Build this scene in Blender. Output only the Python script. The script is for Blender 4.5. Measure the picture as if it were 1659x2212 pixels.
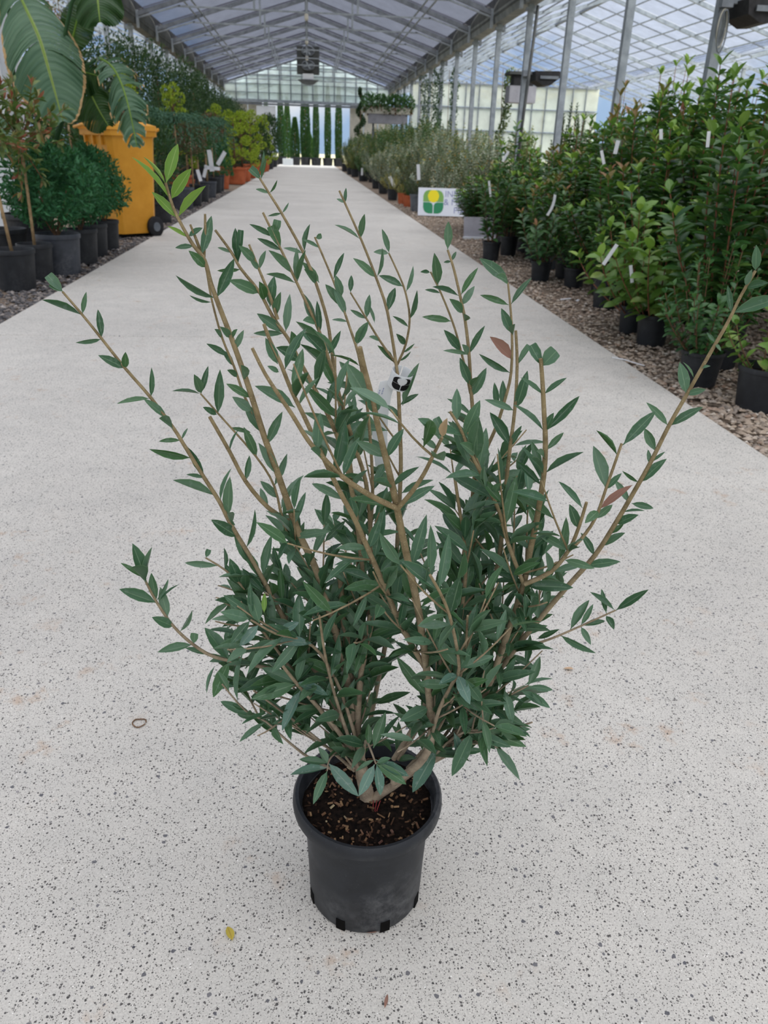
import bpy, bmesh, math, random
import numpy as np
from mathutils import Matrix, Vector, Euler, noise as mnoise

for o in list(bpy.data.objects):
    bpy.data.objects.remove(o)
SC = bpy.context.scene
C = SC.collection
rnd = random.Random(7)

# ------------------------------------------------------------------ camera
W_PX, H_PX, F_PX = 1659.0, 2212.0, 1662.0
CAM_H = 0.87
ROLL = math.radians(1.9)
VP = (665.0 - W_PX / 2, H_PX / 2 - 320.0)          # vanishing point of the path
VPX = math.cos(ROLL) * VP[0] - math.sin(ROLL) * VP[1]
VPY = math.sin(ROLL) * VP[0] + math.cos(ROLL) * VP[1]
PITCH = math.atan(VPY / F_PX)
YAW = math.atan(-VPX * math.cos(PITCH) / F_PX)
CAM = Vector((0, 0, CAM_H))
CAM_R = Euler((math.pi / 2 - PITCH, 0, -YAW), 'XYZ').to_matrix() @ Matrix.Rotation(ROLL, 3, 'Z')
HEAD = Vector((math.sin(YAW), math.cos(YAW), 0))
SIDE = Vector((math.cos(YAW), -math.sin(YAW), 0))
cam_d = bpy.data.cameras.new('camera')
cam = bpy.data.objects.new('camera', cam_d)
C.objects.link(cam)
cam.location = CAM
cam.rotation_euler = CAM_R.to_euler('XYZ')
cam_d.sensor_fit = 'VERTICAL'
cam_d.sensor_height = 36.0
cam_d.lens = F_PX / H_PX * 36.0
cam_d.clip_start = 0.02
cam_d.clip_end = 400
cam_d.dof.use_dof = True
cam_d.dof.focus_distance = 0.74
cam_d.dof.aperture_fstop = 15.0
SC.camera = cam

# ------------------------------------------------------------------ sky, light, exposure
world = bpy.data.worlds.new('sky')
SC.world = world
world.use_nodes = True
nt = world.node_tree
nt.nodes.clear()
def wn(t, **k):
    n = nt.nodes.new(t)
    for a, b in k.items():
        setattr(n, a, b)
    return n
w_out = wn('ShaderNodeOutputWorld')
w_bg = wn('ShaderNodeBackground')
w_tc = wn('ShaderNodeTexCoord')
w_sep = wn('ShaderNodeSeparateXYZ')
w_noise = wn('ShaderNodeTexNoise')
w_noise.inputs['Scale'].default_value = 5.0
w_noise.inputs['Detail'].default_value = 5.0
w_ramp = wn('ShaderNodeValToRGB')
w_ramp.color_ramp.elements[0].position = 0.44
w_ramp.color_ramp.elements[0].color = (0.42, 0.60, 0.86, 1)
w_ramp.color_ramp.elements[1].position = 0.60
w_ramp.color_ramp.elements[1].color = (0.90, 0.94, 1.0, 1)
w_map = wn('ShaderNodeMapRange')          # overcast sky: the zenith is brighter than the horizon
w_map.inputs['From Min'].default_value = 0.0
w_map.inputs['From Max'].default_value = 1.0
w_map.inputs['To Min'].default_value = 0.80
w_map.inputs['To Max'].default_value = 2.2
nt.links.new(w_tc.outputs['Generated'], w_sep.inputs[0])
nt.links.new(w_tc.outputs['Generated'], w_noise.inputs['Vector'])
w_low = wn('ShaderNodeMapRange')          # clearer air low over the horizon, cloud cover above
w_low.inputs['From Min'].default_value = 0.02
w_low.inputs['From Max'].default_value = 0.16
w_low.inputs['To Min'].default_value = -0.10
w_low.inputs['To Max'].default_value = 0.16
w_add = wn('ShaderNodeMath', operation='ADD')
nt.links.new(w_sep.outputs['Z'], w_low.inputs['Value'])
nt.links.new(w_noise.outputs['Fac'], w_add.inputs[0])
nt.links.new(w_low.outputs[0], w_add.inputs[1])
nt.links.new(w_add.outputs[0], w_ramp.inputs[0])
nt.links.new(w_sep.outputs['Z'], w_map.inputs['Value'])
nt.links.new(w_ramp.outputs['Color'], w_bg.inputs['Color'])
nt.links.new(w_map.outputs[0], w_bg.inputs['Strength'])
nt.links.new(w_bg.outputs[0], w_out.inputs[0])

sun_d = bpy.data.lights.new('cloud_veiled_sun', 'SUN')
sun_d.energy = 13.2
sun_d.angle = math.radians(100)
sun_d.color = (1.0, 0.91, 0.78)
sun = bpy.data.objects.new('cloud_veiled_sun', sun_d)
C.objects.link(sun)
sun.rotation_euler = (math.radians(14), math.radians(8), 0)

SC.view_settings.view_transform = 'Standard'
SC.view_settings.look = 'None'
SC.view_settings.exposure = 0.0
SC.view_settings.gamma = 1.0
SC.view_settings.use_curve_mapping = False

# ------------------------------------------------------------------ pixel -> ray -> surface it touches
def ray(px, py):
    v = Vector(((px - W_PX / 2) / F_PX, -(py - H_PX / 2) / F_PX, -1.0))
    return CAM_R @ v
def G(px, py, z=0.0):                    # on a horizontal surface
    r = ray(px, py)
    return CAM + r * ((z - CAM_H) / r.z)
def PD(px, py, d):                       # on an upright plane d metres ahead
    r = ray(px, py)
    return CAM + r * (d / r.dot(HEAD))
def PX(px, py, X):
    r = ray(px, py)
    return CAM + r * (X / r.x)
def PY(px, py, Y):
    r = ray(px, py)
    return CAM + r * (Y / r.y)
CAM_RT = CAM_R.transposed()
def proj(p):
    v = CAM_RT @ (Vector(p) - CAM)
    if v.z > -1e-4:
        return (-9999, -9999)
    return (W_PX / 2 - F_PX * v.x / v.z, H_PX / 2 + F_PX * v.y / v.z)

# ------------------------------------------------------------------ materials
def lin(r, g, b):
    f = lambda c: (c / 255 / 12.92) if c / 255 <= 0.04045 else ((c / 255 + 0.055) / 1.055) ** 2.4
    return (f(r), f(g), f(b), 1.0)
class NT:
    def __init__(s, name):
        s.m = bpy.data.materials.new(name)
        s.m.use_nodes = True
        s.t = s.m.node_tree
        s.t.nodes.clear()
        s.out = s.n('ShaderNodeOutputMaterial')
    def n(s, t, **k):
        x = s.t.nodes.new(t)
        for a, b in k.items():
            setattr(x, a, b)
        return x
    def l(s, a, b):
        s.t.links.new(a, b)
    def v(s, node, name, val):
        node.inputs[name].default_value = val
    def math(s, op, a, b=None, c=None):
        n = s.n('ShaderNodeMath', operation=op)
        for i, x in enumerate((a, b, c)):
            if x is None:
                continue
            if isinstance(x, (int, float)):
                n.inputs[i].default_value = x
            else:
                s.l(x, n.inputs[i])
        return n.outputs[0]
    def mix(s, fac, a, b, mode='MIX'):
        n = s.n('ShaderNodeMix', data_type='RGBA', blend_type=mode)
        for i, x in ((0, fac), (6, a), (7, b)):
            if isinstance(x, (int, float, tuple)):
                n.inputs[i].default_value = x
            else:
                s.l(x, n.inputs[i])
        return n.outputs[2]
    def ramp(s, fac, stops, interp='LINEAR'):
        n = s.n('ShaderNodeValToRGB')
        n.color_ramp.interpolation = interp
        e = n.color_ramp.elements
        while len(e) < len(stops):
            e.new(0.5)
        for i, (p, c) in enumerate(stops):
            e[i].position = p
            e[i].color = c
        s.l(fac, n.inputs[0])
        return n.outputs[0]
    def noise(s, scale, detail=2.0, rough=0.5, vec=None, w=None):
        n = s.n('ShaderNodeTexNoise')
        n.inputs['Scale'].default_value = scale
        n.inputs['Detail'].default_value = detail
        n.inputs['Roughness'].default_value = rough
        if vec is not None:
            s.l(vec, n.inputs['Vector'])
        return n.outputs['Fac']
    def pos(s):
        return s.n('ShaderNodeNewGeometry').outputs['Position']
    def bsdf(s, col, rough=0.6, spec=0.3, metal=0.0, normal=None):
        b = s.n('ShaderNodeBsdfPrincipled')
        if isinstance(col, tuple):
            b.inputs['Base Color'].default_value = col
        else:
            s.l(col, b.inputs['Base Color'])
        if isinstance(rough, (int, float)):
            b.inputs['Roughness'].default_value = rough
        else:
            s.l(rough, b.inputs['Roughness'])
        b.inputs['Specular IOR Level'].default_value = spec
        b.inputs['Metallic'].default_value = metal
        if normal is not None:
            s.l(normal, b.inputs['Normal'])
        return b
    def bump(s, h, strength=0.3, dist=0.01):
        n = s.n('ShaderNodeBump')
        n.inputs['Strength'].default_value = strength
        n.inputs['Distance'].default_value = dist
        s.l(h, n.inputs['Height'])
        return n.outputs[0]
    def done(s, sh):
        s.l(sh.outputs[0] if hasattr(sh, 'outputs') else sh, s.out.inputs[0])
        return s.m

def mat_noise(name, c1, c2, scale=8.0, rough=0.6, spec=0.3, metal=0.0, bump=0.0, bscale=None, lo=0.35, hi=0.65, detail=4):
    t = NT(name)
    p = t.pos()
    f = t.noise(scale, detail, 0.6, p)
    col = t.ramp(f, [(lo, c1), (hi, c2)])
    nrm = None
    if bump:
        nrm = t.bump(t.noise(bscale or scale * 4, 4, 0.6, p), bump, 0.005)
    return t.done(t.bsdf(col, rough, spec, metal, nrm))

def mat_leaf(name, stops, rough=0.45, spec=0.35, trans=0.22, rib=None, ribw=0.05, edge=None, dust=0.0):
    """one tint for each leaf (random per mesh island and per object), pale midrib from the UV map"""
    t = NT(name)
    oi = t.n('ShaderNodeObjectInfo').outputs['Random']
    isl = t.n('ShaderNodeNewGeometry').outputs['Random Per Island']
    r = t.math('FRACT', t.math('ADD', oi, isl))
    col = t.ramp(r, stops)
    if rib is not None:
        uv = t.n('ShaderNodeUVMap', uv_map='UVMap').outputs[0]
        sp = t.n('ShaderNodeSeparateXYZ')
        t.l(uv, sp.inputs[0])
        d = t.math('ABSOLUTE', t.math('SUBTRACT', sp.outputs[0], 0.5))
        k = t.math('LESS_THAN', d, ribw)
        col = t.mix(t.math('MULTIPLY', k, 0.55), col, rib)
        if edge is not None:
            k2 = t.math('GREATER_THAN', d, 0.455)
            col = t.mix(t.math('MULTIPLY', k2, 0.45), col, edge)
    if dust:
        f = t.noise(160, 3, 0.6, t.pos())
        col = t.mix(t.math('MULTIPLY', t.math('GREATER_THAN', f, 0.60), dust), col, lin(150, 165, 160))
    b = t.bsdf(col, rough, spec)
    tr = t.n('ShaderNodeBsdfTranslucent')
    t.l(t.mix(0.5, col, (0.20, 0.42, 0.05, 1), 'MIX'), tr.inputs['Color'])
    mx = t.n('ShaderNodeMixShader')
    mx.inputs[0].default_value = trans
    t.l(b.outputs[0], mx.inputs[1])
    t.l(tr.outputs[0], mx.inputs[2])
    return t.done(mx)

def mat_film(name, tr, col, sheen=0.0, scale=3.0):
    """plastic roof film: part of the daylight passes straight through, the rest is scattered"""
    t = NT(name)
    p = t.pos()
    f = t.noise(scale, 4, 0.65, p)
    c = t.ramp(f, [(0.35, tuple(0.8 * x for x in col[:3]) + (1,)), (0.65, col)])
    a = t.n('ShaderNodeBsdfTransparent')
    t.l(t.ramp(f, [(0.3, tuple(x * 0.82 for x in tr[:3]) + (1,)), (0.7, tr)]), a.inputs[0])
    d = t.n('ShaderNodeBsdfDiffuse')
    t.l(c, d.inputs[0])
    ad = t.n('ShaderNodeAddShader')
    t.l(a.outputs[0], ad.inputs[0])
    t.l(d.outputs[0], ad.inputs[1])
    return t.done(ad)

M = {}
# ------------------------------------------------------------------ mesh helpers
class MB:
    def __init__(s):
        s.v, s.f, s.mi = [], [], []
        s.cur = 0
    def add(s, vs, fs):
        k = len(s.v)
        s.v += [tuple(x) for x in vs]
        s.f += [tuple(i + k for i in f) for f in fs]
        s.mi += [s.cur] * len(fs)
        return s
    def box(s, c, size, rz=0.0, taper=1.0, mat=None):
        hx, hy, hz = size[0] / 2, size[1] / 2, size[2] / 2
        vs = []
        for z, k in ((-hz, taper), (hz, 1.0)):
            for x, y in ((-hx, -hy), (hx, -hy), (hx, hy), (-hx, hy)):
                vs.append(Vector((x * k, y * k, z)))
        if mat is None:
            mat = Matrix.Rotation(rz, 4, 'Z')
        vs = [(mat @ v) + Vector(c) for v in vs]
        return s.add(vs, [(3, 2, 1, 0), (4, 5, 6, 7), (0, 1, 5, 4), (1, 2, 6, 5), (2, 3, 7, 6), (3, 0, 4, 7)])
    def bar(s, a, b, w, h=None, up=(0, 0, 1)):
        a, b = Vector(a), Vector(b)
        h = h or w
        d = (b - a)
        L = d.length
        d.normalize()
        u = Vector(up)
        x = d.cross(u)
        if x.length < 1e-4:
            x = d.cross(Vector((1, 0, 0)))
        x.normalize()
        z = x.cross(d)
        vs = []
        for e in (a, b):
            for sx, sz in ((-1, -1), (1, -1), (1, 1), (-1, 1)):
                vs.append(e + x * (sx * w / 2) + z * (sz * h / 2))
        return s.add(vs, [(0, 1, 2, 3), (7, 6, 5, 4), (0, 4, 5, 1), (1, 5, 6, 2), (2, 6, 7, 3), (3, 7, 4, 0)])
    def tube(s, pts, rad, n=8, cap=True):
        pts = [Vector(p) for p in pts]
        if isinstance(rad, (int, float)):
            rad = [rad] * len(pts)
        k0 = len(s.v)
        vs = []
        prev = None
        for i, p in enumerate(pts):
            d = (pts[min(i + 1, len(pts) - 1)] - pts[max(i - 1, 0)])
            if d.length < 1e-9:
                d = Vector((0, 0, 1))
            d.normalize()
            if prev is None:
                x = d.cross(Vector((0.13, 0.97, 0.21)))
            else:
                x = prev - d * prev.dot(d)
            x.normalize()
            prev = x
            y = d.cross(x)
            for j in range(n):
                a = 2 * math.pi * j / n
                vs.append(p + x * (math.cos(a) * rad[i]) + y * (math.sin(a) * rad[i]))
        fs = []
        for i in range(len(pts) - 1):
            for j in range(n):
                fs.append((i * n + j, i * n + (j + 1) % n, (i + 1) * n + (j + 1) % n, (i + 1) * n + j))
        if cap:
            fs.append(tuple(range(n - 1, -1, -1)))
            e = (len(pts) - 1) * n
            fs.append(tuple(range(e, e + n)))
        return s.add(vs, fs)
    def lathe(s, prof, n=32, c=(0, 0, 0), close=False):
        vs, fs = [], []
        for r, z in prof:
            for j in range(n):
                a = 2 * math.pi * j / n
                vs.append((c[0] + r * math.cos(a), c[1] + r * math.sin(a), c[2] + z))
        for i in range(len(prof) - 1):
            for j in range(n):
                fs.append((i * n + j, i * n + (j + 1) % n, (i + 1) * n + (j + 1) % n, (i + 1) * n + j))
        if close:
            fs.append(tuple(range(n - 1, -1, -1)))
            e = (len(prof) - 1) * n
            fs.append(tuple(range(e, e + n)))
        return s.add(vs, fs)
    def mesh(s, name, mats, smooth=False, auto=None):
        me = bpy.data.meshes.new(name)
        me.from_pydata(s.v, [], s.f)
        if not isinstance(mats, (list, tuple)):
            mats = [mats]
        for m in mats:
            me.materials.append(m)
        if any(s.mi):
            me.polygons.foreach_set('material_index', s.mi)
        if smooth:
            me.polygons.foreach_set('use_smooth', [True] * len(me.polygons))
            if auto:
                me.set_sharp_from_angle(angle=math.radians(auto))
        me.update()
        return me
    def build(s, name, mats, parent=None, smooth=False, auto=None, loc=None):
        return link(name, s.mesh(name, mats, smooth, auto), parent, loc)

def link(name, me, parent=None, loc=None, rz=0.0):
    o = bpy.data.objects.new(name, me)
    C.objects.link(o)
    if parent is not None:
        o.parent = parent
    if loc is not None:
        o.location = loc
    if rz:
        o.rotation_euler.z = rz
    return o
def tag(o, label, cat, group=None):
    o['label'] = label
    o['category'] = cat
    if group:
        o['group'] = group
    return o
def thing(name, label, cat, loc=(0, 0, 0), rz=0.0, group=None):
    o = bpy.data.objects.new(name, None)
    o.empty_display_size = 0.05
    C.objects.link(o)
    o.location = loc
    o.rotation_euler.z = rz
    return tag(o, label, cat, group)
def struct(name, loc=(0, 0, 0)):
    o = bpy.data.objects.new(name, None)
    C.objects.link(o)
    o.location = loc
    o['kind'] = 'structure'
    return o
def copy_tree(o, parent=None):
    c = o.copy()
    C.objects.link(c)
    if parent is not None:
        c.parent = parent
    for ch in o.children:
        copy_tree(ch, c)
    return c

# ---- leaf templates: along +Y from 0 to 1, across X -0.5..0.5, upper side +Z
def leaf_tpl(profile, fold=0.12, curl=0.10, nx=2):
    vs, fs, uv = [], [], []
    rows = len(profile)
    xs = [-1 + 2 * j / nx for j in range(nx + 1)]
    for i, (y, w) in enumerate(profile):
        for x in xs:
            vs.append((x * w * 0.5, y, abs(x) * w * fold - curl * (y - 0.25) ** 2 * (1 if y > 0.25 else 0.3)))
            uv.append((0.5 + x * 0.5, y))
    n = nx + 1
    for i in range(rows - 1):
        for j in range(nx):
            fs.append((i * n + j, i * n + j + 1, (i + 1) * n + j + 1, (i + 1) * n + j))
    return np.array(vs, dtype=np.float64), np.array(fs, dtype=np.int64), np.array(uv, dtype=np.float64)
TPL = {
    'lance': leaf_tpl([(0, .07), (.06, .14), (.2, .66), (.42, 1.0), (.65, .9), (.86, .5), (1.0, .03)], 0.16, 0.12),
    'lance2': leaf_tpl([(0, .07), (.06, .14), (.2, .62), (.42, 1.0), (.65, .88), (.86, .46), (1.0, .03)], 0.28, -0.10),
    'lance3': leaf_tpl([(0, .07), (.06, .14), (.2, .70), (.42, 1.0), (.68, .86), (.88, .42), (1.0, .03)], 0.10, 0.30),
    'cut': leaf_tpl([(0, .07), (.08, .14), (.3, .66), (.6, 1.0), (.95, .92), (1.0, .80)], 0.25, 0.05),
    'broad': leaf_tpl([(0, .08), (.1, .25), (.3, .85), (.55, 1.0), (.8, .72), (1.0, .08)], 0.18, 0.28),
    'small': leaf_tpl([(0, .1), (.35, 1.0), (.7, .8), (1.0, .05)], 0.2, 0.2),
    'bit': leaf_tpl([(0, .25), (.5, 1.0), (1.0, .1)], 0.25, 0.25),
}
def lmat(base, d, nrm, L, Wd):
    y = Vector(d).normalized()
    z = Vector(nrm)
    z = z - y * z.dot(y)
    if z.length < 1e-5:
        z = y.orthogonal()
    z.normalize()
    x = y.cross(z)
    b = Vector(base)
    return Matrix(((x.x * Wd, y.x * L, z.x * L * .6 + 0, b.x), (x.y * Wd, y.y * L, z.y * L * .6, b.y), (x.z * Wd, y.z * L, z.z * L * .6, b.z), (0, 0, 0, 1)))
_tplmesh = {}
def tpl_mesh(kind, mat):
    k = (kind, mat.name)
    if k not in _tplmesh:
        _tplmesh[k] = leaves_mesh('leaf', kind, [Matrix.Identity(4)], mat)
    return _tplmesh[k]
def leaves_mesh(name, kind, mats, material):
    V, F, U = TPL[kind]
    A = np.array([[list(r) for r in m] for m in mats])
    n, nv, nf = len(mats), len(V), len(F)
    if n:
        P = np.einsum('nij,vj->nvi', A[:, :3, :3], V) + A[:, None, :3, 3]
    else:
        P = np.zeros((0, nv, 3))
    FF = (F[None] + (np.arange(n) * nv)[:, None, None]).reshape(-1, 4)
    me = bpy.data.meshes.new(name)
    me.vertices.add(n * nv)
    me.vertices.foreach_set('co', P.reshape(-1))
    me.loops.add(FF.size)
    me.loops.foreach_set('vertex_index', FF.reshape(-1).astype(np.int32))
    me.polygons.add(len(FF))
    me.polygons.foreach_set('loop_start', (np.arange(len(FF)) * 4).astype(np.int32))
    me.polygons.foreach_set('use_smooth', np.ones(len(FF), dtype=bool))
    uvl = me.uv_layers.new(name='UVMap')
    UU = np.tile(U[F.reshape(-1)], (n, 1))
    uvl.data.foreach_set('uv', UU.reshape(-1))
    me.materials.append(material)
    me.update(calc_edges=True)
    me.validate()
    return me
def rvec(r):
    while True:
        v = Vector((r.uniform(-1, 1), r.uniform(-1, 1), r.uniform(-1, 1)))
        if 0.05 < v.length < 1:
            return v.normalized()
# ================================================================== materials of the setting
def make_concrete():
    t = NT('concrete')
    p = t.pos()
    big = t.noise(1.1, 3, 0.5, p)
    mid = t.noise(9.0, 4, 0.6, p)
    fine = t.noise(420.0, 3, 0.6, p)
    col = t.ramp(big, [(0.3, lin(196, 193, 185)), (0.7, lin(213, 210, 201))])
    col = t.mix(t.math('MULTIPLY', t.ramp(mid, [(0.40, (0, 0, 0, 1)), (0.72, (1, 1, 1, 1))]), 0.30), col, lin(166, 166, 162))
    col = t.mix(t.math('MULTIPLY', t.ramp(fine, [(0.42, (1, 1, 1, 1)), (0.60, (0, 0, 0, 1))]), 0.34), col, lin(146, 145, 138))
    # rusty stains
    st = t.noise(13.0, 5, 0.7, p)
    st2 = t.noise(2.3, 2, 0.5, p)
    k = t.math('MULTIPLY', t.ramp(st, [(0.58, (0, 0, 0, 1)), (0.68, (1, 1, 1, 1))]), t.ramp(st2, [(0.46, (0, 0, 0, 1)), (0.58, (1, 1, 1, 1))]))
    col = t.mix(t.math('MULTIPLY', k, 0.5), col, lin(172, 138, 106))
    # exposed aggregate: dark chips of three sizes
    def specks(scale, thr, amount, c, seed):
        mp = t.n('ShaderNodeMapping')
        mp.inputs['Location'].default_value = (seed, seed * 0.7, 0)
        wv = t.n('ShaderNodeVectorMath', operation='ADD')
        nz = t.n('ShaderNodeTexNoise')
        nz.inputs['Scale'].default_value = scale * 1.7
        t.l(p, nz.inputs['Vector'])
        sc = t.n('ShaderNodeVectorMath', operation='SCALE')
        t.l(nz.outputs['Color'], sc.inputs[0])
        sc.inputs['Scale'].default_value = 0.5 / scale
        t.l(p, mp.inputs[0])
        t.l(mp.outputs[0], wv.inputs[0])
        t.l(sc.outputs[0], wv.inputs[1])
        vo = t.n('ShaderNodeTexVoronoi', voronoi_dimensions='3D')
        vo.inputs['Scale'].default_value = scale
        t.l(wv.outputs[0], vo.inputs['Vector'])
        sep = t.n('ShaderNodeSeparateColor')
        t.l(vo.outputs['Color'], sep.inputs[0])
        size = t.math('MULTIPLY', t.math('GREATER_THAN', sep.outputs[0], amount), t.math('MULTIPLY', sep.outputs[1], thr))
        return t.math('LESS_THAN', vo.outputs['Distance'], size), sep.outputs[2]
    for scale, thr, am, c1, c2, seed in ((520, 0.48, 0.30, (78, 77, 74), (136, 132, 126), 0), (250, 0.46, 0.60, (48, 48, 50), (108, 104, 100), 3.1),
                                         (105, 0.32, 0.84, (72, 74, 82), (140, 138, 138), 7.7), (280, 0.28, 0.88, (236, 236, 232), (226, 218, 204), 11.3)):
        m, r = specks(scale, thr, am, None, seed)
        cc = t.ramp(r, [(0.0, lin(*c1)), (1.0, lin(*c2))])
        col = t.mix(t.math('MULTIPLY', m, 0.92), col, cc)
    nrm = t.bump(fine, 0.12, 0.002)
    return t.done(t.bsdf(col, 0.88, 0.2, 0, nrm))
M['concrete'] = make_concrete()
M['joint'] = mat_noise('joint_dark', lin(50, 48, 46), lin(72, 70, 66), 30, 0.95, 0.1)  # dark fill colour deepens the gap shade between slabs
M['bed'] = mat_noise('bed_soil', lin(104, 92, 80), lin(150, 136, 120), 45, 0.95, 0.1, bump=0.5)
M['outer'] = mat_noise('outer_ground', lin(120, 122, 100), lin(160, 158, 140), 0.6, 0.95, 0.1)
def make_pebble():
    t = NT('pebble_stone')
    g = t.n('ShaderNodeNewGeometry')
    oi = t.n('ShaderNodeObjectInfo').outputs['Random']
    r = t.math('FRACT', t.math('ADD', g.outputs['Random Per Island'], oi))
    col = t.ramp(r, [(0.0, lin(92, 84, 76)), (0.2, lin(150, 132, 112)), (0.4, lin(176, 158, 136)), (0.58, lin(126, 116, 108)),
                     (0.75, lin(196, 184, 166)), (0.9, lin(140, 106, 80)), (1.0, lin(222, 216, 204))])
    f = t.noise(60, 3, 0.6, g.outputs['Position'])
    col = t.mix(0.35, col, t.ramp(f, [(0.3, lin(90, 82, 74)), (0.7, lin(200, 190, 175))]))
    return t.done(t.bsdf(col, 0.8, 0.25))
M['pebble'] = make_pebble()
def make_chip():
    t = NT('grey_stone')
    g = t.n('ShaderNodeNewGeometry')
    col = t.ramp(g.outputs['Random Per Island'], [(0.0, lin(58, 58, 60)), (0.5, lin(96, 94, 94)), (0.85, lin(130, 122, 114)), (1.0, lin(170, 164, 158))])
    return t.done(t.bsdf(col, 0.85, 0.2))
M['grey_chip'] = make_chip()
M['steel'] = mat_noise('galvanised_steel', lin(122, 130, 136), lin(150, 158, 164), 7, 0.55, 0.4, 0.25)
M['steel_dark'] = mat_noise('weathered_steel', lin(92, 98, 104), lin(120, 126, 132), 6, 0.6, 0.35, 0.2)
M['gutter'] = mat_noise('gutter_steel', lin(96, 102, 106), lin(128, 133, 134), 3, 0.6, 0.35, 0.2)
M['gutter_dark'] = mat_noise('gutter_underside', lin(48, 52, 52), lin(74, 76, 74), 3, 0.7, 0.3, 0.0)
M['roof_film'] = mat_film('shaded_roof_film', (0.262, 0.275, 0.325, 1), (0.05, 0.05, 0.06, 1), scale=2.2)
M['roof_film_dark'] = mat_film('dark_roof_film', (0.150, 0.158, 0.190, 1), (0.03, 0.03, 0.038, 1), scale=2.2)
M['clear_film'] = mat_film('clear_roof_film', (0.70, 0.75, 0.86, 1), (0.06, 0.065, 0.075, 1), scale=1.6)
M['glass'] = mat_film('frosted_gable_glass', (0.42, 0.47, 0.46, 1), (0.42, 0.46, 0.44, 1), scale=2.0)
M['glass2'] = mat_film('yellowed_wall_sheet', (0.52, 0.53, 0.48, 1), (0.34, 0.35, 0.31, 1), scale=1.4)
M['white_paint'] = mat_noise('white_paint', lin(206, 212, 216), lin(222, 227, 230), 2, 0.5, 0.4)
M['beige'] = mat_noise('beige_board', lin(178, 176, 164), lin(196, 193, 180), 3, 0.7, 0.2)

# ================================================================== floor
XL, XR = -1.60, 1.49
Y_END = 50.0
floor = struct('floor')
edges = [-3.0, 3.92, 7.72, 11.5, 15.3, 19.1, 22.9, 26.7, 30.5, 34.3, 38.1, 41.9, 45.7, Y_END]
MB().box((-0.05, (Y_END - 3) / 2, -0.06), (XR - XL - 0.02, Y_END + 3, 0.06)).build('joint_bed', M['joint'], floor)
for a, b in zip(edges, edges[1:]):
    g = 0.008
    mb = MB()
    x0, x1, y0, y1, e = XL, XR, a + g, b - g, 0.006
    vs = [(x0, y0, -0.08), (x1, y0, -0.08), (x1, y1, -0.08), (x0, y1, -0.08),
          (x0, y0, -e), (x1, y0, -e), (x1, y1, -e), (x0, y1, -e),
          (x0 + e, y0 + e, 0), (x1 - e, y0 + e, 0), (x1 - e, y1 - e, 0), (x0 + e, y1 - e, 0)]
    fs = [(3, 2, 1, 0), (8, 9, 10, 11)]
    for i in range(4):
        j = (i + 1) % 4
        fs += [(i, j, 4 + j, 4 + i), (4 + i, 4 + j, 8 + j, 8 + i)]
    mb.add(vs, fs).build('concrete_slab', M['concrete'], floor)

def bed(name, x0, x1, m):
    o = struct(name)
    mb = MB()
    nx, ny = 24, 90
    for j in range(ny + 1):
        for i in range(nx + 1):
            x = x0 + (x1 - x0) * i / nx
            y = -3 + 53 * j / ny
            z = -0.022 + 0.012 * mnoise.noise((x * 1.7, y * 1.7, 0)) if 0 < i < nx else -0.03
            mb.v.append((x, y, z))
    mb.f = [(j * (nx + 1) + i, j * (nx + 1) + i + 1, (j + 1) * (nx + 1) + i + 1, (j + 1) * (nx + 1) + i) for j in range(ny) for i in range(nx)]
    mb.mi = [0] * len(mb.f)
    mb.build('bed_surface', m, o, smooth=True)
    return o
bed_r = bed('floor_gravel_right', XR - 0.01, 9.0, M['bed'])
bed_l = bed('floor_gravel_left', -9.0, XL + 0.01, M['bed'])
outer = MB().box((0, 60, -0.18), (160, 220, 0.1)).build('floor_outside', M['outer'])
outer['kind'] = 'structure'

def pebble_mesh(name, spots, mat, seed):
    r = random.Random(seed)
    vs, fs = [], []
    base = [Vector(v) for v in ((1, 0, 0), (0, 1, 0), (-1, 0, 0), (0, -1, 0), (.1, 0, 1), (0, .1, -1))]
    bf = [(0, 1, 4), (1, 2, 4), (2, 3, 4), (3, 0, 4), (1, 0, 5), (2, 1, 5), (3, 2, 5), (0, 3, 5)]
    for (x, y, z, s) in spots:
        k = len(vs)
        a = r.uniform(0, 6.28)
        ca, sa = math.cos(a), math.sin(a)
        sx, sy, sz = s * r.uniform(.8, 1.3), s * r.uniform(.55, .9), s * r.uniform(.35, .6)
        for b in base:
            q = b + Vector((r.uniform(-.25, .25), r.uniform(-.25, .25), r.uniform(-.15, .15)))
            X, Y, Z = q.x * sx, q.y * sy, q.z * sz
            vs.append((x + ca * X - sa * Y, y + sa * X + ca * Y, z + Z))
        fs += [tuple(k + i for i in f) for f in bf]
    me = bpy.data.meshes.new(name)
    me.from_pydata(vs, [], fs)
    me.materials.append(mat)
    return me
rp = random.Random(11)
spots = []
for i in range(44000):
    y = 1.2 + 14 * rp.random() ** 1.7
    x = XR + 0.005 + (0.9 + 0.36 * y) * rp.random()
    px, py = proj((x, y, 0))
    if not (-40 < px < 2900):
        continue
    spots.append((x, y, -0.012 + 0.008 * rp.random(), rp.uniform(0.008, 0.017) * (1 + 0.02 * y)))
vis = sorted([s for s in spots if 0 < proj((s[0], s[1], 0))[0] < 1659], key=lambda s: s[1] - 30 * s[3])
near = set(vis[:300])
big = []
tpls = []
for k in range(6):
    tpls.append(pebble_mesh('pebble', [(0, 0, 0, 1.0)], M['pebble'], 50 + k))
for s in vis[:300]:
    o = link('pebble', tpls[rp.randrange(6)], bed_r, (s[0], s[1], s[2]), rp.uniform(0, 6.28))
    q = s[3] * 1.15
    o.scale = (q, q, q)
st = link('gravel', pebble_mesh('gravel', [s for s in spots if s not in near], M['pebble'], 12), bed_r)
st['kind'] = 'stuff'
spots_l = []
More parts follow.
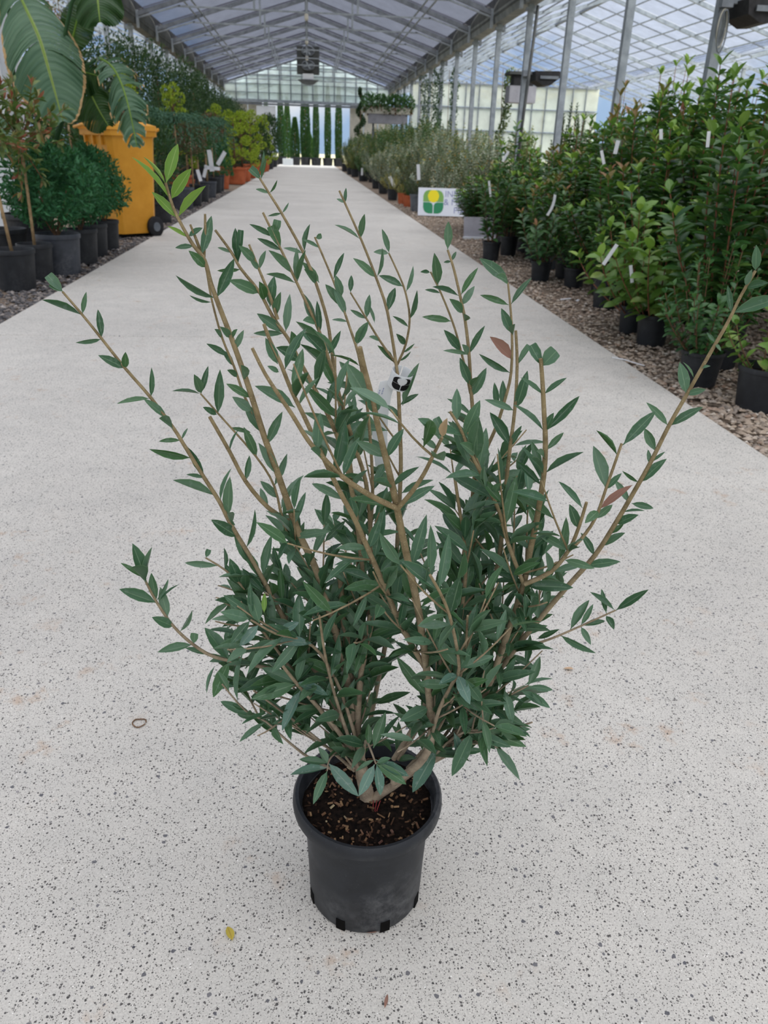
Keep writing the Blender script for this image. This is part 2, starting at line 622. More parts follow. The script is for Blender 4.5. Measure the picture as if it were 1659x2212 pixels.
for i in range(9000):
    y = 4 + 14 * rp.random() ** 1.6
    x = XL - 0.005 - 0.9 * rp.random() ** 1.3
    spots_l.append((x, y, -0.012 + 0.008 * rp.random(), rp.uniform(0.010, 0.022)))
st = link('stone_chippings', pebble_mesh('stone_chippings', spots_l, M['grey_chip'], 13), bed_l)
st['kind'] = 'stuff'

# ================================================================== greenhouse frame
GX, GZ, RZ, BAY = 4.05, 3.45, 4.90, 2.64
YP = [8.95 + BAY * i for i in range(-6, 18)]          # truss and post positions
Y0, Y1 = YP[0], YP[-1]
YGB = YP[19]                                          # the end wall; unseen roof bays added behind it cut the daylight there

def roof_bay(name, xc, film, sag, cell, rafter_step, tie):
    """one span: eaves at xc -+ GX, ridge over xc"""
    root = struct(name)
    for a, b in zip(YP, YP[1:]):
        for s in (-1, 1):
            mb = MB()
            n = 10
            m = 4
            for i in range(m + 1):
                u = i / m
                x = xc + s * GX * (1 - u)
                z = GZ + 0.28 + (RZ - GZ - 0.22) * u
                for j in range(n + 1):
                    v = j / n
                    mb.v.append((x, a + 0.02 + (b - a - 0.04) * v, z + sag * math.sin(math.pi * v) ** 0.7))
            for i in range(m):
                for j in range(n):
                    q = (i * (n + 1) + j, i * (n + 1) + j + 1, (i + 1) * (n + 1) + j + 1, (i + 1) * (n + 1) + j)
                    mb.f.append(q if s > 0 else q[::-1])
            mb.mi = [0] * len(mb.f)
            if tie:
                me = mb.mesh('roof_panel', [film, M['roof_film_dark']] if a < YGB else [M['clear_film'], M['clear_film']], True)  # bays added behind the end wall get clear film to brighten the glass
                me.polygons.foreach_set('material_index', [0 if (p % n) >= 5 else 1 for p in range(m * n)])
                link('roof_panel', me, root)
            else:
                mb.build('roof_panel', film, root, smooth=True)
    for i, y in enumerate(YP):
        mb = MB()
        for s in (-1, 1):
            mb.bar((xc + s * GX, y, GZ + 0.20), (xc, y, RZ), 0.06, 0.09)
        mb.build('rafter', M['steel_dark'] if tie else M['steel'], root)
        if tie and 3 < y < YGB + 0.3:
            MB().bar((xc - 3.05, y, GZ + 0.40), (xc + 3.05, y, GZ + 0.40), 0.035, 0.035).build('tie_bar', M['steel'], root)
            for s in (-1, 1):
                MB().bar((xc + s * 1.25, y, GZ + 0.40), (xc + s * 1.25, y, GZ + 0.24 + (RZ - GZ - 0.2) * (1 - 1.25 / GX)), 0.05, 0.05).build('strut', M['steel'], root)
                MB().bar((xc + s * GX, y, GZ + 0.12), (xc + s * 3.0, y, GZ + 0.42), 0.035, 0.035).build('brace', M['steel'], root)
            MB().bar((xc, y, GZ + 0.40), (xc, y, RZ), 0.04, 0.04).build('king_post', M['steel'], root)
            if i % 2 == 0:
                mb = MB()
                mb.lathe([(0.02, 0.10), (0.05, 0.09), (0.055, -0.02), (0.04, -0.06), (0.0, -0.07)], 10, (xc, y - 0.06, GZ + 0.62))
                mb.build('ridge_clamp', M['beige'], root)
    for y in [YP[0] + rafter_step * k for k in range(1, int((Y1 - Y0) / rafter_step))]:
        if min(abs(y - q) for q in YP) < 0.1:
            continue
        mb = MB()
        for s in (-1, 1):
            mb.bar((xc + s * GX, y, GZ + 0.27), (xc, y, RZ + 0.03), 0.03, 0.03)
        mb.build('glazing_bar', M['steel_dark'], root)
    for u in cell:
        for s in (-1, 1):
            x = xc + s * GX * (1 - u)
            z = GZ + 0.22 + (RZ - GZ - 0.2) * u
            MB().tube([(x, Y0, z), (x, Y1, z)], 0.022, 6).build('purlin_pipe', M['steel'], root, smooth=True, auto=40)
    MB().bar((xc, Y0, RZ + 0.02), (xc, Y1, RZ + 0.02), 0.09, 0.07).build('ridge_beam', M['steel_dark'], root)
    return root
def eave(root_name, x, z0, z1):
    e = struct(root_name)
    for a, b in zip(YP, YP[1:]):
        MB().box((x, (a + b) / 2, (z0 + z1) / 2), (0.02, b - a - 0.01, z1 - z0)).build('eave_filler', M['gutter_dark'], e)  # strip added to close bright gaps; dark colour stands for under-eave shade
roof_bay('ceiling', 0.0, M['roof_film'], 0.16, (0.27, 0.31), BAY, True)
roof_bay('ceiling_right', 8.1 + 0.35, M['clear_film'], 0.05, (0.12, 0.24, 0.36, 0.48, 0.66, 0.84), BAY / 2, False)
roof_bay('ceiling_left', -8.1 - 0.35, M['clear_film'], 0.05, (0.2, 0.4, 0.6, 0.8), BAY / 2, False)

roof_bay('ceiling_far_right', 16.9, M['clear_film'], 0.05, (0.2, 0.4, 0.6, 0.8), BAY / 2, False)
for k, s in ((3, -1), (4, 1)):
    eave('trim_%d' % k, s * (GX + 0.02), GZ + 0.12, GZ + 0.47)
for k, s in ((1, -1), (2, 1)):
    g = struct('trim_%d' % k)
    x = s * (GX + 0.17)
    mb = MB()
    mb.add([(x - .17, Y0, GZ + .2), (x - .12, Y0, GZ), (x + .12, Y0, GZ), (x + .17, Y0, GZ + .2), (x - .17, Y1, GZ + .2), (x - .12, Y1, GZ), (x + .12, Y1, GZ), (x + .17, Y1, GZ + .2)],
           [(0, 1, 5, 4), (1, 2, 6, 5), (2, 3, 7, 6), (0, 4, 7, 3), (0, 3, 2, 1), (4, 5, 6, 7)])
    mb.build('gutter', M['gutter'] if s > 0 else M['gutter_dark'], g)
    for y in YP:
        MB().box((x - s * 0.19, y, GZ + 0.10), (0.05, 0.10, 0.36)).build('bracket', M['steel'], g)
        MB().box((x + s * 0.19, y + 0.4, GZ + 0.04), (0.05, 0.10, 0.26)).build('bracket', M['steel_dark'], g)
for s in (-1, 1):
    for i, y in enumerate(YP):
        if y < 7 or y > YGB + 1:
            continue
        x = s * (GX + 0.17)
        own = {(1, 6): 'galvanised post with looped cables and a black shaded heater', (1, 9): 'galvanised post bearing a black shaded heater beside the slanting pole',
               (1, 13): 'gutter post wrapped in a dark climber, second from the hanging planter', (1, 14): 'gutter post wrapped in a thick climber nearest the hanging planter',
               (1, 7): 'galvanised gutter post next to the one with looped cables', (1, 8): 'galvanised gutter post between the two posts bearing heaters',
               (1, 10): 'galvanised gutter post beside the hanging pale fan box', (-1, 10): 'gutter post on the left wrapped in a broad dark green climber'}
        lab = ('square galvanised post carrying the right roof gutter' if s > 0 else 'square galvanised post carrying the left roof gutter')
        lab = own.get((s, i), lab)
        t = thing('steel_post', lab, 'post', (x, y, -0.02), 0, 'posts under the right gutter' if s > 0 else 'posts under the left gutter')
        MB().box((0, 0, GZ / 2 + 0.01), (0.10, 0.10, GZ + 0.02)).build('shaft', M['steel'], t)
        MB().box((0, 0, 0.01), (0.2, 0.2, 0.02)).build('base_plate', M['steel'], t)
        MB().box((0, 0, GZ - 0.06), (0.16, 0.16, 0.06)).build('cap_bracket', M['steel'], t)

# far post row and eaves of the right bay
for i, y in enumerate(YP):
    if y < 14 or i % 2:
        continue
    t = thing('steel_post', 'slim galvanised post on the far side of the right bay', 'post', (12.7, y, -0.02), 0, 'posts on the far side of the right bay')
    MB().box((0, 0, GZ / 2), (0.09, 0.09, GZ)).build('shaft', M['steel'], t)
    MB().box((0, 0, GZ - 0.05), (0.14, 0.14, 0.06)).build('cap_bracket', M['steel'], t)

# ------------------------------------------------------------------ end wall with its open doorway
YG = YGB + 0.5
wall = struct('wall_end')
ZB = 2.93
def roofz(x):
    return GZ + 0.26 + (RZ - GZ - 0.22) * (1 - abs(x) / GX)
xs = [-4.05 + 0.54 * i for i in range(16)]
for a, b in zip(xs, xs[1:]):
    zt = [ZB + 0.06, 3.30, 3.68, 4.06, 4.44, 4.9]
    for z0, z1 in zip(zt, zt[1:]):
        ta, tb = min(z1, roofz(a)), min(z1, roofz(b))
        if max(ta, tb) <= z0 + 0.02:
            continue
        pts = [(a, z0), (b, z0), (b, max(tb, z0)), (a, max(ta, z0))]
        if tb < z0 + 0.02:
            pts = [(a, z0), (a + (b - a) * (ta - z0) / max(ta - roofz(b), 1e-3), z0), (a, ta)]
        elif ta < z0 + 0.02:
            pts = [(b - (b - a) * (tb - z0) / max(tb - roofz(a), 1e-3), z0), (b, z0), (b, tb)]
        n = len(pts)
        mb = MB()
        mb.add([(p[0], YG, p[1]) for p in pts] + [(p[0], YG + 0.008, p[1]) for p in pts],
               [tuple(range(n)), tuple(range(2 * n - 1, n - 1, -1))])
        mb.build('pane', M['glass'], wall)
for x in xs[1:-1]:
    MB().bar((x, YG - 0.03, ZB), (x, YG - 0.03, roofz(x)), 0.045, 0.05).build('mullion', M['steel_dark'], wall)
for z in (3.30, 3.68, 4.06, 4.44):
    hw = GX * (1 - (z - GZ - 0.26) / (RZ - GZ - 0.22))
    hw = min(hw, GX)
    MB().bar((-hw, YG - 0.04, z), (hw, YG - 0.04, z), 0.04, 0.03).build('transom', M['steel_dark'], wall)
MB().bar((-4.1, YG - 0.05, ZB), (4.1, YG - 0.05, ZB), 0.10, 0.14).build('door_header', M['steel'], wall)
MB().bar((-4.1, YG - 0.16, ZB - 0.14), (4.1, YG - 0.16, ZB - 0.14), 0.08, 0.08).build('door_track', M['steel_dark'], wall)
for s in (-1, 1):
    for i in range(3):
        w = 0.72
        x = s * (2.02 + w / 2 + i * w) + (0.10 if s > 0 else -0.22)
        MB().box((x, YG, ZB / 2 - 0.02), (w - 0.02, 0.03, ZB - 0.05)).build('wall_sheet', M['beige'], wall)
MB().box((-2.05, YG - 0.14, 1.36), (0.95, 0.05, 2.72)).build('sliding_door', M['white_paint'], wall)

# end wall of the right bay: yellowed sheets in a frame
wr = struct('wall_right_end')
for i in range(14):
    x0 = 4.5 + i * 0.6
    for j in range(4):
        z0 = 0.02 + j * 0.9
        MB().box((x0 + 0.3, YG - 6, z0 + 0.45), (0.57, 0.012, 0.87)).build('wall_sheet', M['glass2'], wr)
    MB().bar((x0, YG - 6.05, 0), (x0, YG - 6.05, 3.7), 0.045, 0.045).build('mullion', M['steel_dark'], wr)
for z in (0.9, 1.8, 2.7, 3.6):
    MB().bar((4.4, YG - 6.05, z), (12.8, YG - 6.05, z), 0.05, 0.05).build('transom', M['steel_dark'], wr)
# ================================================================== the shrub in its pot on the path
M['phil'] = mat_leaf('phillyrea_leaf', [(0.0, lin(46, 80, 56)), (0.3, lin(62, 98, 72)), (0.55, lin(82, 114, 90)), (0.75, lin(58, 96, 56)), (1.0, lin(98, 126, 106))],
                     0.42, 0.40, 0.12, rib=lin(120, 150, 116), ribw=0.035, edge=lin(110, 140, 104), dust=0.10)
M['phil_pale'] = mat_leaf('phillyrea_dusty_leaf', [(0.0, lin(72, 108, 92)), (1.0, lin(98, 128, 116))], 0.5, 0.4, 0.12, rib=lin(140, 160, 140), ribw=0.035, dust=0.3)
M['phil_new'] = mat_leaf('phillyrea_young_leaf', [(0.0, lin(86, 128, 40)), (1.0, lin(118, 152, 60))], 0.42, 0.4, 0.2, rib=lin(150, 176, 96), ribw=0.04, edge=lin(150, 170, 100))
M['phil_dead'] = mat_leaf('dry_leaf', [(0.0, lin(128, 92, 84)), (1.0, lin(150, 112, 100))], 0.7, 0.2, 0.1, rib=lin(160, 128, 112), ribw=0.04)
M['straw_leaf'] = mat_leaf('withered_leaf', [(0.0, lin(186, 152, 120)), (1.0, lin(204, 176, 146))], 0.8, 0.2, 0.1)
def make_bark():
    t = NT('shrub_bark')
    p = t.pos()
    z = t.n('ShaderNodeSeparateXYZ')
    t.l(p, z.inputs[0])
    f = t.noise(90, 4, 0.6, p)
    young = t.ramp(f, [(0.3, lin(112, 98, 70)), (0.7, lin(152, 136, 102))])
    old = t.ramp(f, [(0.3, lin(122, 108, 92)), (0.7, lin(164, 150, 130))])
    k = t.n('ShaderNodeMapRange')
    k.inputs['From Min'].default_value = 0.28
    k.inputs['From Max'].default_value = 0.55
    t.l(z.outputs[2], k.inputs['Value'])
    col = t.mix(k.outputs[0], old, young)
    vo = t.n('ShaderNodeTexVoronoi')
    vo.inputs['Scale'].default_value = 420
    t.l(p, vo.inputs['Vector'])
    col = t.mix(t.math('MULTIPLY', t.math('LESS_THAN', vo.outputs['Distance'], 0.16), 0.6), col, lin(196, 182, 150))
    return t.done(t.bsdf(col, 0.75, 0.25, 0, t.bump(f, 0.25, 0.001)))
M['bark'] = make_bark()
M['bark_new'] = mat_noise('green_shoot', lin(118, 134, 58), lin(150, 160, 84), 60, 0.6, 0.3)
def make_potplastic(name, c1, c2, dirt):
    t = NT(name)
    p = t.n('ShaderNodeTexCoord').outputs['Object']
    f = t.noise(26, 5, 0.65, p)
    g = t.noise(7, 3, 0.6, p)
    col = t.ramp(f, [(0.3, c1), (0.7, c2)])
    col = t.mix(t.math('MULTIPLY', t.math('MULTIPLY', t.ramp(g, [(0.46, (0, 0, 0, 1)), (0.62, (1, 1, 1, 1))]), t.ramp(t.noise(70, 5, .75, p), [(0.4, (0, 0, 0, 1)), (0.62, (1, 1, 1, 1))])), 0.75), col, dirt)
    sp = t.noise(500, 2, 0.5, p)
    col = t.mix(t.math('MULTIPLY', t.math('GREATER_THAN', sp, 0.72), 0.5), col, dirt)
    return t.done(t.bsdf(col, 0.52, 0.4, 0, t.bump(f, 0.1, 0.002)))
M['pot_hero'] = make_potplastic('worn_black_plastic', lin(23, 26, 30), lin(36, 39, 44), lin(86, 87, 88))
M['pot'] = make_potplastic('black_pot_plastic', lin(27, 29, 32), lin(38, 41, 45), lin(60, 61, 62))
M['soil'] = mat_noise('dark_soil', lin(13, 11, 10), lin(36, 28, 23), 160, 0.95, 0.1, bump=0.8, bscale=220)
def make_chipmat():
    t = NT('bark_chips')
    r = t.n('ShaderNodeNewGeometry').outputs['Random Per Island']
    col = t.ramp(r, [(0.0, lin(44, 32, 25)), (0.45, lin(74, 54, 40)), (0.7, lin(112, 84, 62)), (0.87, lin(150, 122, 90)), (0.95, lin(92, 58, 54)), (1.0, lin(180, 166, 132))])
    return t.done(t.bsdf(col, 0.85, 0.15))
M['chips'] = make_chipmat()

M['redweed'] = mat_noise('red_weed_stem', lin(120, 40, 46), lin(150, 66, 64), 80, .7, .2)
M['hole'] = mat_noise('hole_dark', lin(8, 8, 8), lin(18, 16, 14), 60, .9, .1)
POT = G(784, 2018) + HEAD * 0.071
POT.z = 0
D0 = POT.dot(HEAD)
RIM = 0.165
hero = thing('potted_shrub', 'narrow-leaved evergreen shrub in a worn black pot, alone on the concrete path', 'potted shrub', POT)
prof = [(0.0, 0.004), (0.060, 0.004), (0.0665, 0.0), (0.0685, 0.004), (0.0706, 0.068), (0.0730, 0.122), (0.0742, 0.1225), (0.0756, 0.1435),
        (0.0840, 0.1450), (0.0868, 0.1480), (0.0876, 0.154), (0.0870, 0.161), (0.0845, RIM), (0.0805, RIM - 0.001), (0.0785, RIM - 0.006), (0.0760, 0.138), (0.0755, 0.128)]
prof = [(a * 1.04, b) for a, b in prof]
MB().lathe(prof, 64).build('pot', M['pot_hero'], hero, smooth=True, auto=35)
# drainage openings round the foot
for a in range(8):
    an = math.radians(-90 + 22 + a * 45) - YAW
    mb = MB()
    mb.box((0, 0, 0.0), (0.012, 0.004, 0.017))
    o = mb.build('drain_hole', M['hole'], hero, loc=(0.0702 * math.cos(an), 0.0702 * math.sin(an), 0.0095))
    o.rotation_euler.z = an + math.pi / 2
    o['label'] = 'dark drainage opening'
SOILZ = 0.143
mb = MB()
rs = random.Random(3)
n, m = 48, 14
mb.v.append((0, 0, SOILZ + 0.008))
for i in range(1, m + 1):
    for j in range(n):
        r_ = 0.0805 * i / m
        a = 2 * math.pi * j / n
        x, y = r_ * math.cos(a), r_ * math.sin(a)
        mb.v.append((x, y, SOILZ + 0.008 * (1 - (r_ / 0.078) ** 2) + 0.004 * mnoise.noise((x * 60, y * 60, 2.0))))
for j in range(n):
    mb.f.append((0, 1 + j, 1 + (j + 1) % n))
for i in range(m - 1):
    for j in range(n):
        mb.f.append((1 + i * n + j, 1 + (i + 1) * n + j, 1 + (i + 1) * n + (j + 1) % n, 1 + i * n + (j + 1) % n))
mb.mi = [0] * len(mb.f)
mb.build('soil', M['soil'], hero, smooth=True)
mb = MB()
for i in range(330):
    r_ = 0.074 * math.sqrt(rs.random())
    a = rs.uniform(0, 6.283)
    x, y = r_ * math.cos(a), r_ * math.sin(a)
    L = rs.uniform(0.002, 0.0095) * (1.3 if rs.random() < 0.1 else 0.8)
    q = Euler((rs.uniform(-.5, .5), rs.uniform(-.5, .5), rs.uniform(0, 6.28))).to_matrix().to_4x4()
    mb.box((x, y, SOILZ + 0.008 * (1 - (r_ / 0.078) ** 2) + 0.002), (L, rs.uniform(0.001, 0.0028), rs.uniform(0.0008, 0.002)), mat=q)
o = mb.build('bark_mulch', M['chips'], hero)
o['kind'] = 'stuff'

for k_ in range(3):
    q = G(806 + 4 * k_, 1745, SOILZ) - POT
    MB().tube([q + Vector((0, 0, .012)) + SIDE * .002 * k_, q + Vector((0, 0, .006)) - HEAD * .010, q + Vector((0, 0, .004)) - HEAD * .022 + SIDE * .003]
              , [.0007, .0006, .0004], 5).build('red_weed', M['redweed'], hero, smooth=True)
# ---- branches traced by where they run; dN = how far behind (+) or before (-) the trunk the tip leans
STEMS = {}
def stem(key, pts, d1, r0, r1, d0=0.0, mat='bark', curve=1.0):
    P = [PD(x, y, D0 + d0 + (d1 - d0) * (1 - i / (len(pts) - 1)) ** curve) for i, (x, y) in enumerate(pts)]
    # smooth
    Q = []
    for i in range(len(P) - 1):
        p0, p1, p2, p3 = P[max(i - 1, 0)], P[i], P[i + 1], P[min(i + 2, len(P) - 1)]
        for k in range(3):
            t = k / 3
            Q.append(0.5 * ((2 * p1) + (p2 - p0) * t + (2 * p0 - 5 * p1 + 4 * p2 - p3) * t * t + (3 * p1 - p0 - 3 * p2 + p3) * t ** 3))
    Q.append(P[-1])
    R = [r1 + (r0 - r1) * (i / (len(Q) - 1)) for i in range(len(Q))]
    STEMS[key] = (Q, R)
    mb = MB()
    mb.tube([q - POT for q in Q], R, 7)
    mb.build('branch', M[mat], hero, smooth=True, auto=60)
mm = 0.001
stem('s1', [(135, 630), (178, 680), (220, 732), (270, 795), (325, 858), (375, 925), (400, 965), (440, 1030), (475, 1085), (500, 1135), (545, 1210), (575, 1265), (610, 1330), (650, 1400), (700, 1480), (745, 1570), (778, 1650)], 0.02, 3.4 * mm, 1.1 * mm)
stem('s2', [(358, 395), (375, 450), (400, 500), (418, 530), (442, 562), (455, 610), (473, 660), (500, 730), (525, 800), (545, 860), (570, 940), (592, 1000), (620, 1080), (645, 1150), (685, 1235), (720, 1350), (748, 1460), (762, 1540), (778, 1650)], 0.03, 4.6 * mm, 1.2 * mm)
stem('s2b', [(447, 590), (458, 650), (480, 730), (505, 790), (530, 860), (560, 920), (592, 1000)], 0.04, 1.6 * mm, 0.9 * mm, 0.02)
stem('s2c', [(443, 462), (443, 500), (440, 562)], 0.03, 1.6 * mm, 1.0 * mm, 0.03)
stem('s2d', [(411, 485), (425, 520), (440, 562)], 0.025, 1.8 * mm, 1.0 * mm, 0.03)
stem('s3', [(465, 497), (500, 545), (520, 580), (560, 630), (590, 685), (625, 735), (645, 775), (680, 840), (715, 910), (745, 990), (765, 1090), (780, 1200), (785, 1330), (782, 1450), (775, 1560)], 0.06, 3.2 * mm, 1.2 * mm, 0.03)
stem('s4', [(538, 528), (560, 583), (581, 634), (600, 690)], 0.05, 1.8 * mm, 1.0 * mm, 0.05)
stem('s5', [(568, 459), (608, 541), (641, 610), (674, 680), (692, 722), (715, 790), (735, 860), (762, 950), (790, 1040), (800, 1140), (800, 1260), (795, 1400), (785, 1520)], 0.08, 3.0 * mm, 1.1 * mm, 0.04)
stem('s6', [(557, 378), (581, 417), (608, 460), (656, 547), (683, 613), (707, 692), (717, 760), (728, 840), (745, 930), (760, 1030), (770, 1150), (776, 1300), (772, 1450), (770, 1560)], 0.15, 3.0 * mm, 1.1 * mm, 0.05)
stem('s7', [(680, 512), (719, 604), (740, 662), (757, 712), (774, 765), (790, 850), (800, 950), (805, 1060), (800, 1150)], 0.12, 2.0 * mm, 1.0 * mm, 0.06)
stem('s8', [(733, 412), (780, 517), (813, 601), (837, 674), (855, 782), (860, 830), (863, 900), (866, 1000), (862, 1100), (855, 1220), (840, 1350), (815, 1480), (795, 1580)], 0.16, 3.2 * mm, 1.1 * mm, 0.04)
stem('s9', [(840, 547), (860, 590), (876, 632), (885, 689), (876, 745), (857, 790)], 0.16, 1.5 * mm, 0.9 * mm, 0.14)
stem('s10', [(757, 632), (792, 689), (820, 735), (855, 785)], 0.13, 1.5 * mm, 0.9 * mm, 0.14)
stem('s11', [(777, 750), (787, 796), (804, 861), (814, 909), (828, 969), (843, 1030), (857, 1095), (870, 1160), (885, 1230), (902, 1310), (916, 1400), (925, 1480), (930, 1550), (930, 1605), (905, 1650), (850, 1690)], -0.10, 5.0 * mm, 2.0 * mm, -0.01, curve=0.8)
stem('s11l', [(545, 752), (572, 806), (605, 857), (632, 897), (665, 950), (695, 985), (740, 1030), (800, 1070), (857, 1098)], -0.09, 2.8 * mm, 1.4 * mm, -0.075)
stem('s11r', [(955, 945), (935, 985), (915, 1025), (888, 1065), (858, 1100)], -0.10, 2.4 * mm, 1.4 * mm, -0.075)
stem('s11c', [(570, 700), (584, 737), (605, 782), (629, 842), (655, 895), (690, 970), (731, 1056), (768, 1125), (795, 1186), (828, 1261), (861, 1339), (897, 1406), (918, 1440)], -0.06, 3.2 * mm, 1.5 * mm, -0.04)
stem('s12', [(1168, 775), (1172, 830), (1175, 890), (1178, 950), (1175, 1020), (1160, 1120), (1145, 1190), (1131, 1262), (1110, 1330), (1088, 1391), (1060, 1470), (1015, 1555), (955, 1625), (890, 1670)], -0.05, 4.6 * mm, 1.8 * mm, -0.005)
stem('s12r', [(1267, 1085), (1250, 1140), (1228, 1190), (1190, 1235), (1133, 1262)], -0.05, 2.6 * mm, 1.5 * mm, -0.035)
stem('s12q', [(1343, 958), (1309, 1056), (1286, 1120), (1255, 1165), (1228, 1190)], -0.03, 1.9 * mm, 1.3 * mm, -0.042)
stem('s13', [(1632, 585), (1600, 640), (1572, 697), (1533, 765), (1485, 850), (1445, 920), (1405, 1000), (1370, 1062), (1330, 1130), (1285, 1200), (1230, 1262), (1180, 1320), (1130, 1380), (1070, 1460), (1000, 1560), (935, 1635), (860, 1690)], 0.0, 3.6 * mm, 1.3 * mm)
stem('s14', [(967, 540), (980, 580), (994, 640), (1005, 694), (1013, 765), (1017, 835), (1022, 900), (1028, 980), (1020, 1080), (1005, 1180), (985, 1290), (955, 1420), (910, 1540), (850, 1640)], 0.08, 3.2 * mm, 1.1 * mm, 0.02)
stem('s14b', [(930, 587), (953, 634), (977, 694), (991, 740), (1006, 800), (1016, 850)], 0.09, 1.4 * mm, 0.9 * mm, 0.07)
stem('s15', [(1097, 610), (1102, 659), (1106, 721), (1104, 805), (1091, 862), (1072, 922), (1045, 985), (1030, 1060), (1018, 1160), (1000, 1270), (970, 1400), (925, 1530), (860, 1640)], 0.07, 3.0 * mm, 1.0 * mm, 0.02)
stem('s16', [(1114, 714), (1117, 789), (1112, 884), (1102, 965), (1094, 1036), (1088, 1110), (1075, 1220), (1040, 1340), (990, 1470), (920, 1600)], 0.03, 3.0 * mm, 1.4 * mm, 0.0)
stem('s17', [(972, 889), (994, 925), (1013, 971), (1032, 1009), (1058, 1060), (1080, 1110), (1098, 1175), (1131, 1262)], -0.03, 2.2 * mm, 1.3 * mm, -0.032)
stem('s18', [(314, 1254), (338, 1300), (374, 1352), (417, 1392), (466, 1420), (553, 1438), (610, 1455), (665, 1500), (725, 1580), (775, 1660)], -0.02, 3.0 * mm, 1.2 * mm)
stem('s19', [(453, 900), (496, 975), (531, 1040), (580, 1097), (636, 1132)], 0.0, 2.6 * mm, 1.8 * mm, 0.012)
stem('s19b', [(433, 850), (471, 893), (553, 986), (593, 1051), (612, 1130), (650, 1230)], 0.05, 1.6 * mm, 0.9 * mm, 0.03)
stem('s20', [(444, 1205), (487, 1232), (530, 1275), (560, 1330), (600, 1400), (660, 1490)], 0.0, 1.8 * mm, 0.9 * mm, 0.0)
stem('s21', [(480, 1478), (530, 1535), (575, 1559), (611, 1592), (656, 1629), (690, 1648), (760, 1685)], -0.04, 1.9 * mm, 0.9 * mm, -0.005)
stem('s22', [(542, 1339), (596, 1369), (647, 1381), (690, 1410), (735, 1490), (770, 1600)], -0.06, 2.2 * mm, 1.1 * mm, -0.01)
stem('s22b', [(612, 1440), (640, 1475), (680, 1520), (715, 1560), (760, 1620)], -0.06, 3.0 * mm, 1.6 * mm, -0.01)
stem('s23', [(1330, 1318), (1255, 1352), (1192, 1379), (1145, 1395), (1074, 1426), (1010, 1500), (940, 1590), (880, 1660)], 0.02, 2.4 * mm, 0.9 * mm)
stem('s24', [(929, 1242), (957, 1293), (976, 1348), (992, 1442), (975, 1480), (950, 1530), (932, 1590)], -0.13, 2.2 * mm, 1.3 * mm, -0.04)
stem('s25', [(984, 1040), (1000, 1148), (1006, 1207), (1003, 1275), (985, 1400), (950, 1520)], -0.02, 2.4 * mm, 1.3 * mm, -0.01)
stem('s26', [(735, 1250), (742, 1340), (755, 1440), (762, 1520), (770, 1590), (778, 1660)], 0.02, 6.0 * mm, 3.0 * mm)
stem('s26b', [(800, 1330), (790, 1400), (778, 1470), (772, 1550), (775, 1640)], 0.0, 5.0 * mm, 2.4 * mm)
stem('s27', [(1141, 1481), (1074, 1516), (1019, 1551), (960, 1600), (890, 1660)], -0.02, 2.2 * mm, 1.0 * mm)
stem('s28', [(1105, 1645), (1070, 1612), (1035, 1578), (985, 1590), (930, 1640)], -0.06, 1.8 * mm, 0.8 * mm, -0.01)
stem('s29', [(812, 1650), (800, 1618), (790, 1600), (785, 1640)], -0.075, 1.8 * mm, 0.9 * mm, -0.02)
stem('s30', [(707, 1665), (712, 1640), (735, 1625), (765, 1660)], -0.05, 1.6 * mm, 0.8 * mm, -0.01)
stem('s31', [(520, 1300), (580, 1380), (640, 1460), (710, 1560), (772, 1650)], -0.03, 2.4 * mm, 1.1 * mm)
stem('s32', [(1090, 1330), (1060, 1420), (1020, 1500), (960, 1590), (890, 1660)], 0.05, 2.4 * mm, 1.1 * mm)
stem('s33', [(548, 1492), (620, 1545), (690, 1600), (765, 1665)], -0.06, 2.0 * mm, 1.0 * mm)
stem('s34', [(1150, 1560), (1090, 1580), (1010, 1610), (920, 1655)], -0.03, 2.0 * mm, 1.0 * mm)
stem('s35', [(690, 1330), (705, 1430), (735, 1540), (775, 1650)], -0.07, 2.4 * mm, 1.1 * mm)
stem('s36', [(1010, 1330), (1000, 1440), (965, 1540), (905, 1650)], -0.08, 2.4 * mm, 1.1 * mm)
stem('trunk', [(778, 1640), (782, 1670), (790, 1705), (795, 1735)], 0.0, 10 * mm, 7 * mm, 0.0)
stem('trunk2', [(905, 1650), (860, 1690), (825, 1712), (798, 1732)], -0.005, 6.5 * mm, 4.0 * mm, 0.0)

